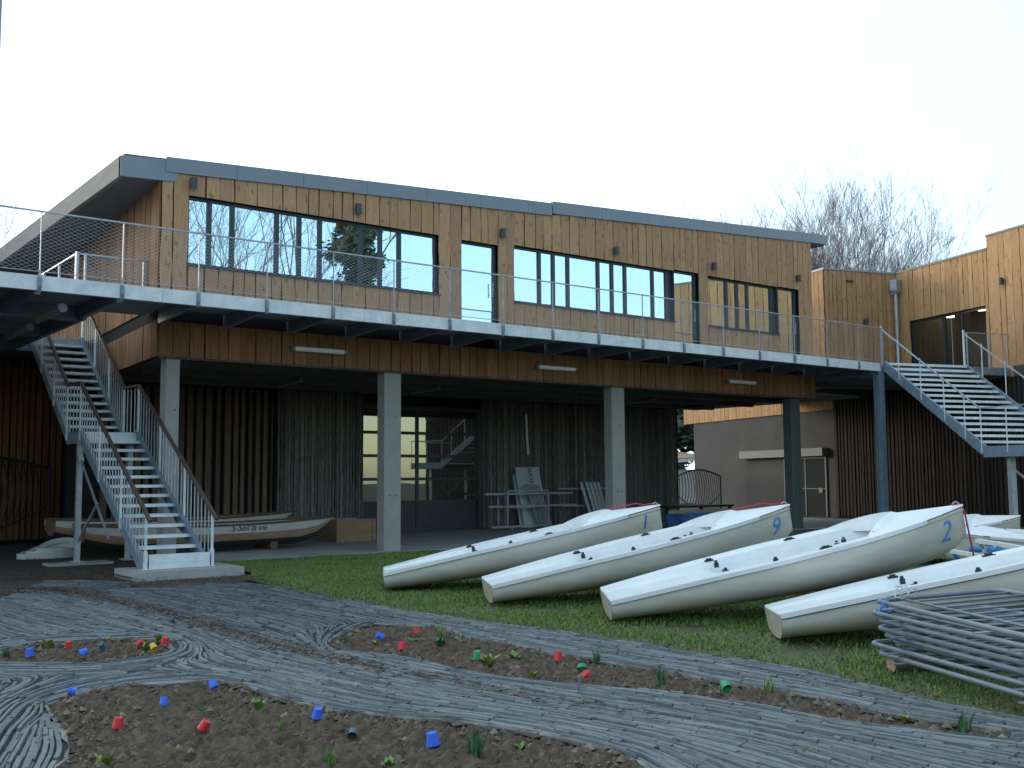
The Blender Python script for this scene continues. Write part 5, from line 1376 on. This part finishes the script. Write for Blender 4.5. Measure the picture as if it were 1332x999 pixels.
tag(link('grass', me, M['grassblade'], fix=False), kind='stuff')
print('blades', n)

# ================================================================== CUPS AND SEEDLINGS
def cup_mesh(r0=.036, r1=.047, h=.085):
    b = MB(); n = 14; vs = []
    for z, r_ in ((0, r1*1.07), (.006, r1*1.07), (.007, r1), (h, r0), (h, r0*.8), (h-.004, r0*.78)):
        for j in range(n): a = 2*math.pi*j/n; vs.append((r_*math.cos(a), r_*math.sin(a), z))
    fs = [(i*n+j, i*n+(j+1) % n, (i+1)*n+(j+1) % n, (i+1)*n+j) for i in range(5) for j in range(n)]+[tuple(5*n+j for j in range(n))]
    b.add(vs, fs); return b
CUPS = [  # px, py, colour, tilt, scale, label
 (213, 921, 'blue', 8, 1, 'blue plastic cup in the front bed above the two red cups'), (279, 900, 'blue', 35, 1.05, 'blue plastic cup tipped over near the top corner of the front bed'),
 (153, 950, 'red', 6, 1.1, 'red plastic cup furthest left in the front bed'), (263, 956, 'red', 30, 1.05, 'red plastic cup tilted in the front bed right of the other red cup'),
 (412, 940, 'blue', 14, 1.1, 'blue plastic cup in the middle of the front bed below the slate edge'), (564, 974, 'blue', 10, 1.3, 'blue plastic cup at the right of the front bed, the largest cup in the photo'),
 (98, 911, 'blue', 80, .9, 'blue plastic cup lying flat on the slate edge of the front bed'), (458, 962, 'teal', 70, .95, 'dark green cup lying on its side in the front bed'),
 (39, 856, 'blue', 8, 1.2, 'blue plastic cup standing at the left end of the far left bed'), (104, 858, 'blue', 75, 1.2, 'blue plastic cup lying flat near the lower edge of the far left bed'),
 (89, 850, 'red', 15, 1.0, 'red plastic cup left of centre in the far left bed'), (180, 845, 'red', 40, 1.0, 'red plastic cup right of centre in the far left bed'), (215, 842, 'red', 10, 1.25, 'red plastic cup at the right tip of the far left bed'),
 (201, 850, 'yellow_cup', 50, 1.05, 'yellow plastic cup near the right tip of the far left bed'), (135, 851, 'teal', 55, 1.1, 'dark teal cup in the middle of the far left bed'),
 (543, 829, 'red', 20, 1.1, 'red plastic cup near the far side of the centre bed'), (497, 836, 'blue', 60, 1.1, 'blue plastic cup in the centre bed near its left tip'), (523, 849, 'red', 6, 1.2, 'red plastic cup near the lower edge of the centre bed, left part'),
 (621, 860, 'green', 8, 1.2, 'green plastic cup near the lower edge of the centre bed left of the red one'), (726, 862, 'red', 5, 1.25, 'red plastic cup standing upright in the middle of the centre bed'), (757, 876, 'green', 30, 1.25, 'green plastic cup tilted in the centre bed beside the crushed red one'),
 (763, 888, 'red', 75, 1.05, 'red plastic cup crushed flat at the lower edge of the centre bed'), (946, 905, 'green', 60, 1.15, 'green plastic cup tipped over at the right part of the centre bed')]
pc = {}
for px, py, c, tilt, s, lab in CUPS:
    if c not in pc: o = cup_mesh().build('plastic_cup', M[c], smooth=False); pc[c] = o
    else: o = pc[c].copy(); COL.objects.link(o)
    p = onz(px, py, .03); z = max(soil_h(p[0]+dx_, p[1]+dy_, .3) for dx_ in (-.03, 0, .03) for dy_ in (-.03, 0, .03))+.002; tr = R(tilt)
    tag(o, lab, 'cup', 'coloured plastic cups in the planting beds')
    s *= .67; o.scale = (s, s, s*(.5 if 'crushed' in lab else 1)); o.rotation_euler = (tr*.8, tr*.55, rnd.random()*6.28); o.location = (p[0], p[1], max(z, .0)+.047*s*math.sin(tr)*.9)
def tuft(px, py, h, n, m_, label, kind='grassy'):
    p = onz(px, py, .02); z = soil_h(p[0], p[1], .3)-.01; b = MB()
    for i in range(n):
        a = rnd.random()*6.28; l = rnd.uniform(.1, .55) if kind == 'grassy' else rnd.uniform(.5, 1.1); hh = h*.8*rnd.uniform(.6, 1.05); w = h*(.035 if kind == 'grassy' else .14)
        ux, uy = math.cos(a), math.sin(a); pts = []; bx, by = rnd.uniform(-.15, .15)*h, rnd.uniform(-.15, .15)*h
        for k in range(5):
            t = k/4; r_ = l*hh*t**1.6*.8; pts.append((p[0]+bx+ux*r_, p[1]+by+uy*r_, z+hh*(t-.25*l*t*t)))
        vs = []
        for k, q in enumerate(pts):
            ww = w*(1-.9*(k/4)) if kind == 'grassy' else w*math.sin(math.pi*min(.97, .12+.85*k/4)); vs += [(q[0]-uy*ww, q[1]+ux*ww, q[2]), (q[0]+uy*ww, q[1]-ux*ww, q[2])]
        b.add(vs, [(2*k, 2*k+1, 2*k+3, 2*k+2) for k in range(4)])
    return tag(b.build('seedling', m_, fix=False), label, 'plant', 'seedlings in the planting beds')
M['leaf_green'] = mat('fresh_green_leaf', (.10, .20, .03), .6, island=[(.08, .17, .025), (.14, .24, .05), (.11, .2, .03)])
M['leaf_blue'] = mat('blue_green_leaf', (.05, .13, .06), .6, island=[(.04, .11, .055), (.065, .15, .07), (.05, .12, .06)])
M['leaf_yellow'] = mat('yellow_green_leaf', (.22, .24, .04), .6, island=[(.18, .22, .03), (.28, .27, .06), (.2, .2, .04)])
for a in [(63, 846, .17, 22, 'leaf_yellow', 'bushy yellow green plant beside the left blue cup in the far left bed', 'leafy'), (7, 858, .17, 26, 'leaf_blue', 'green plant cut by the left edge of the photo in the far left bed', 'grassy'),
          (190, 848, .15, 18, 'leaf_green', 'green plant between the red and yellow cups of the far left bed', 'leafy'), (206, 838, .13, 16, 'leaf_yellow', 'yellow green plant by the red cup at the tip of the far left bed', 'leafy'), (140, 838, .10, 14, 'leaf_yellow', 'small pale plant at the far side of the far left bed', 'leafy'),
          (450, 838, .18, 24, 'leaf_blue', 'feathery blue green plant at the left tip of the centre bed', 'grassy'), (573, 836, .24, 26, 'leaf_green', 'tall green shoots at the far side of the centre bed', 'grassy'), (572, 845, .16, 18, 'leaf_blue', 'blue green plant just in front of the tall shoots', 'leafy'), (489, 843, .10, 12, 'leaf_yellow', 'small pale plant below the blue cup in the centre bed', 'leafy'),
          (540, 839, .11, 12, 'leaf_green', 'small bright plant between the two red cups of the centre bed', 'leafy'), (595, 836, .11, 12, 'leaf_green', 'small bright plant right of the tall shoots', 'leafy'), (636, 867, .16, 20, 'leaf_yellow', 'leafy pale plant right of the green cup', 'leafy'), (669, 862, .15, 14, 'leaf_green', 'green sprout left of the upright red cup', 'leafy'),
          (693, 882, .13, 7, 'leaf_yellow', 'withered pale sprout on the lower edge of the centre bed', 'leafy'), (776, 862, .17, 22, 'leaf_blue', 'blue green tuft right of the tilted green cup', 'grassy'), (829, 878, .11, 22, 'leaf_green', 'low round green cushion plant in the centre bed', 'grassy'), (861, 896, .22, 30, 'leaf_blue', 'tall blue green tuft at the lower edge of the centre bed', 'grassy'),
          (1000, 904, .20, 24, 'leaf_green', 'bright green tuft right of the tipped green cup', 'grassy'), (1253, 951, .24, 26, 'leaf_blue', 'blue green tuft near the right tip of the centre bed', 'grassy'), (1176, 938, .09, 12, 'leaf_yellow', 'low yellow green plant in the narrow right part of the centre bed', 'leafy'),
          (261, 933, .14, 16, 'leaf_blue', 'blue green sprout above the tilted red cup of the front bed', 'grassy'), (363, 953, .13, 26, 'leaf_green', 'bright green tuft in the middle of the front bed', 'grassy'), (336, 924, .11, 18, 'leaf_green', 'green tuft near the slate edge left of the middle blue cup', 'leafy'), (384, 920, .10, 16, 'leaf_green', 'small green tuft just under the slate edge of the front bed', 'grassy'),
          (430, 1000, .18, 34, 'leaf_green', 'large bright green tuft at the bottom edge of the photo', 'grassy'), (620, 988, .24, 34, 'leaf_blue', 'tall blue green tuft right of the largest blue cup', 'grassy'), (505, 1000, .14, 22, 'leaf_green', 'green tuft at the bottom edge left of the tall blue green tuft', 'leafy'),
          (136, 998, .12, 16, 'leaf_yellow', 'yellow green tuft at the bottom left of the front bed', 'leafy'), (215, 983, .13, 12, 'leaf_green', 'sparse green sprout in the lower left of the front bed', 'grassy'), (676, 975, .10, 14, 'leaf_green', 'small green plant at the right corner of the front bed', 'leafy')]:
    tuft(a[0], a[1], a[2], a[3], M[a[4]], a[5], a[6])

# ================================================================== TREES
def bare_tree(name, label, base, height, seed, stems=1, spread=.35, levels=5, r0=.22, fork=.22, twig_n=1, group=None):
    rnd_ = random.Random(seed); root = empty(name, label, 'tree', base, group); tk = MB(); tw = MB()
    def grow(p, d, L, r, lev):
        n = 5 if lev < 2 else 3; pts = [p]; q = p.copy(); dd = d.copy()
        for i in range(n):
            dd = (dd+Vector((rnd_.gauss(0, .11), rnd_.gauss(0, .11), .06+rnd_.gauss(0, .05)))).normalized(); q = q+dd*(L/n); pts.append(q.copy())
        rs = [r*(1-.45*i/n) for i in range(n+1)]
        (tk if lev < 2 else tw).tube(pts, rs, 7 if lev < 2 else (5 if lev < 3 else 3), cap=False)
        if lev >= levels: return
        nb = rnd_.choice((2, 3, 3)) if lev < 3 else rnd_.choice((2, 2, 3))
        for k in range(nb+(1 if lev < levels-1 else twig_n)):
            t = rnd_.uniform(.35, 1.0) if k else 1.0; i = min(n-1, int(t*n)); s = pts[i].lerp(pts[i+1], t*n-i) if i < n else pts[-1]
            ax = dd.orthogonal().normalized(); ax.rotate(Matrix.Rotation(rnd_.random()*6.28, 3, dd)); nd = (dd+ax*rnd_.uniform(.3, .75)*spread/.35*(.5 if k == 0 else 1)).normalized()
            grow(s, nd, L*rnd_.uniform(.52, .78), r*.52*(1-.2*t)+.003, lev+1)
    b = Vector(base)
    for s in range(stems):
        a = 6.28*s/stems+rnd_.random(); d = Vector((math.cos(a)*spread*(.2 if stems == 1 else 1)*rnd_.uniform(.5, 1.1), math.sin(a)*spread*(.2 if stems == 1 else 1)*rnd_.uniform(.5, 1.1), 1)).normalized()
        grow(b+Vector((math.cos(a), math.sin(a), 0))*(.0 if stems == 1 else .25), d, height*fork*rnd_.uniform(.85, 1.1)*1.35, r0*rnd_.uniform(.8, 1.0), 0)
    tk.build('trunk', M['bark'], root, fix=False); tw.build('crown', M['twig'], root, fix=False); return root
bare_tree('bare_tree', 'wide many stemmed bare tree rising behind the timber annexe', (49.8, 36.3, 0), 18.6, 4, stems=13, spread=.30, levels=6, r0=.15, fork=.275)
bare_tree('bare_tree', 'faint slender bare tree showing over the right end of the boathouse roof', (63, 50, 0), 21.0, 8, stems=3, spread=.25, levels=5, r0=.16, fork=.27)
bare_tree('bare_tree', 'bare tree showing its twigs above the walkway at the far left edge', (12.6, 64, 0), 20.6, 12, stems=3, spread=.3, levels=6, r0=.16, fork=.27)
for i, (p, h, sd_, lab) in enumerate((((19.5, -13.0, 0), 24, 21, 'bare tree mirrored in the left lights of the long window'), ((22.5, -11.0, 0), 24, 22, 'bare tree mirrored in the third light of the long window'), ((26.0, -11.5, 0), 21, 23, 'bare tree mirrored beside the dark conifer in the long window'), ((24.0, -17.0, 0), 25, 24, 'tall bare tree mirrored behind the others in the long window'))):
    bare_tree('bare_tree', lab, p, h, sd_, stems=2, spread=.36, levels=5, r0=.20, fork=.27, group='bare trees mirrored in the windows')
def leafy_tree(name, label, base, height, width, n, seed, m_, conifer=True, ls=1.):
    rnd_ = random.Random(seed); root = empty(name, label, 'tree', base); t = MB(); t.tube([Vector(base)+Vector((0, 0, height*.95*i/5)) for i in range(6)], [.22*(1-.17*i) for i in range(6)], 8); c = MB(); b = Vector(base); brs = []
    for i in range(70):
        f = rnd_.uniform(.10 if conifer else .03, .98); a = rnd_.random()*6.28; r_ = width/2*((1-f)**.7 if conifer else math.sin(math.pi*min(.98, .15+.8*f))**.6)*rnd_.uniform(.55, 1.1)
        p0 = b+Vector((0, 0, height*f)); p1 = p0+Vector((math.cos(a)*r_, math.sin(a)*r_, -.1*r_ if conifer else .3*r_)); t.tube([p0, p1], [.05, .012], 4, cap=False); brs.append((p0, p1))
    t.build('trunk', M['bark'], root, fix=False)
    for i in range(n):
        p0, p1 = brs[rnd_.randrange(len(brs))]; q = p0.lerp(p1, rnd_.random()**.6)+Vector((rnd_.gauss(0, .28), rnd_.gauss(0, .28), rnd_.gauss(0, .22))); s = rnd_.uniform(.12, .34)*ls; u = Vector((rnd_.gauss(0, 1), rnd_.gauss(0, 1), rnd_.gauss(0, .6))).normalized(); v = u.orthogonal().normalized()
        c.add([q-u*s, q+v*s*.5, q+u*s, q-v*s*.5], [(0, 1, 2, 3)])
    c.build('crown', m_, root, fix=False); return root
leafy_tree('conifer', 'dark conifer mirrored in the middle lights of the long window', (25.2, -4.3, 0), 17.5, 7.4, 26000, 31, M['evergreen'], True, .62)
for i, (q, h) in enumerate((((5.5, 48, 0), 15), ((-1, 46, 0), 14), ((-8, 43, 0), 15))): leafy_tree('evergreen_tree', ('unseen evergreen added as a sun block, nearest the shed behind the terrace', 'unseen evergreen added as a sun block, middle of the row behind the terrace', 'unseen evergreen added as a sun block, far end of the row behind the terrace')[i], q, h, 9, 3000, 40+i, M['evergreen'], False)  # unseen trees added to keep the low sun off the side wall
leafy_tree('evergreen_tree', 'dark evergreen tree seen through the opening beyond the concrete wall', (51, 53, 0), 12, 10, 9000, 33, M['evergreen'], False, 1.6)
leafy_tree('evergreen_tree', 'second evergreen beyond the opening, behind the tan roof', (59, 58, 0), 13, 12, 9000, 34, M['evergreen'], False, 1.6)

# grey post whose edge enters the frame at the top left
p = onz(666, 499, 1.6) if False else CAM+ray(-4, 20)*13.0
r = empty('lamp_post', 'grey post whose edge just enters the top left corner of the photo', 'post', (float(p[0]), float(p[1]), 0))
k = MB(); k.tube([(p[0], p[1], -.05), (p[0], p[1], 4), (p[0], p[1], 8.6)], [.07, .06, .05], 14); k.build('shaft', M['steel_blue'], r, smooth=True)
k = MB(); k.tube([(p[0], p[1], 0), (p[0], p[1], .25)], .11, 14); k.build('base', M['steel_blue'], r)
k = MB(); k.tube([(p[0], p[1], 8.6), (p[0], p[1], 8.9)], .16, 14); k.build('lamp_head', M['lamp_black'], r)

for o in bpy.data.objects:
    if 'base' in o: del o['base']
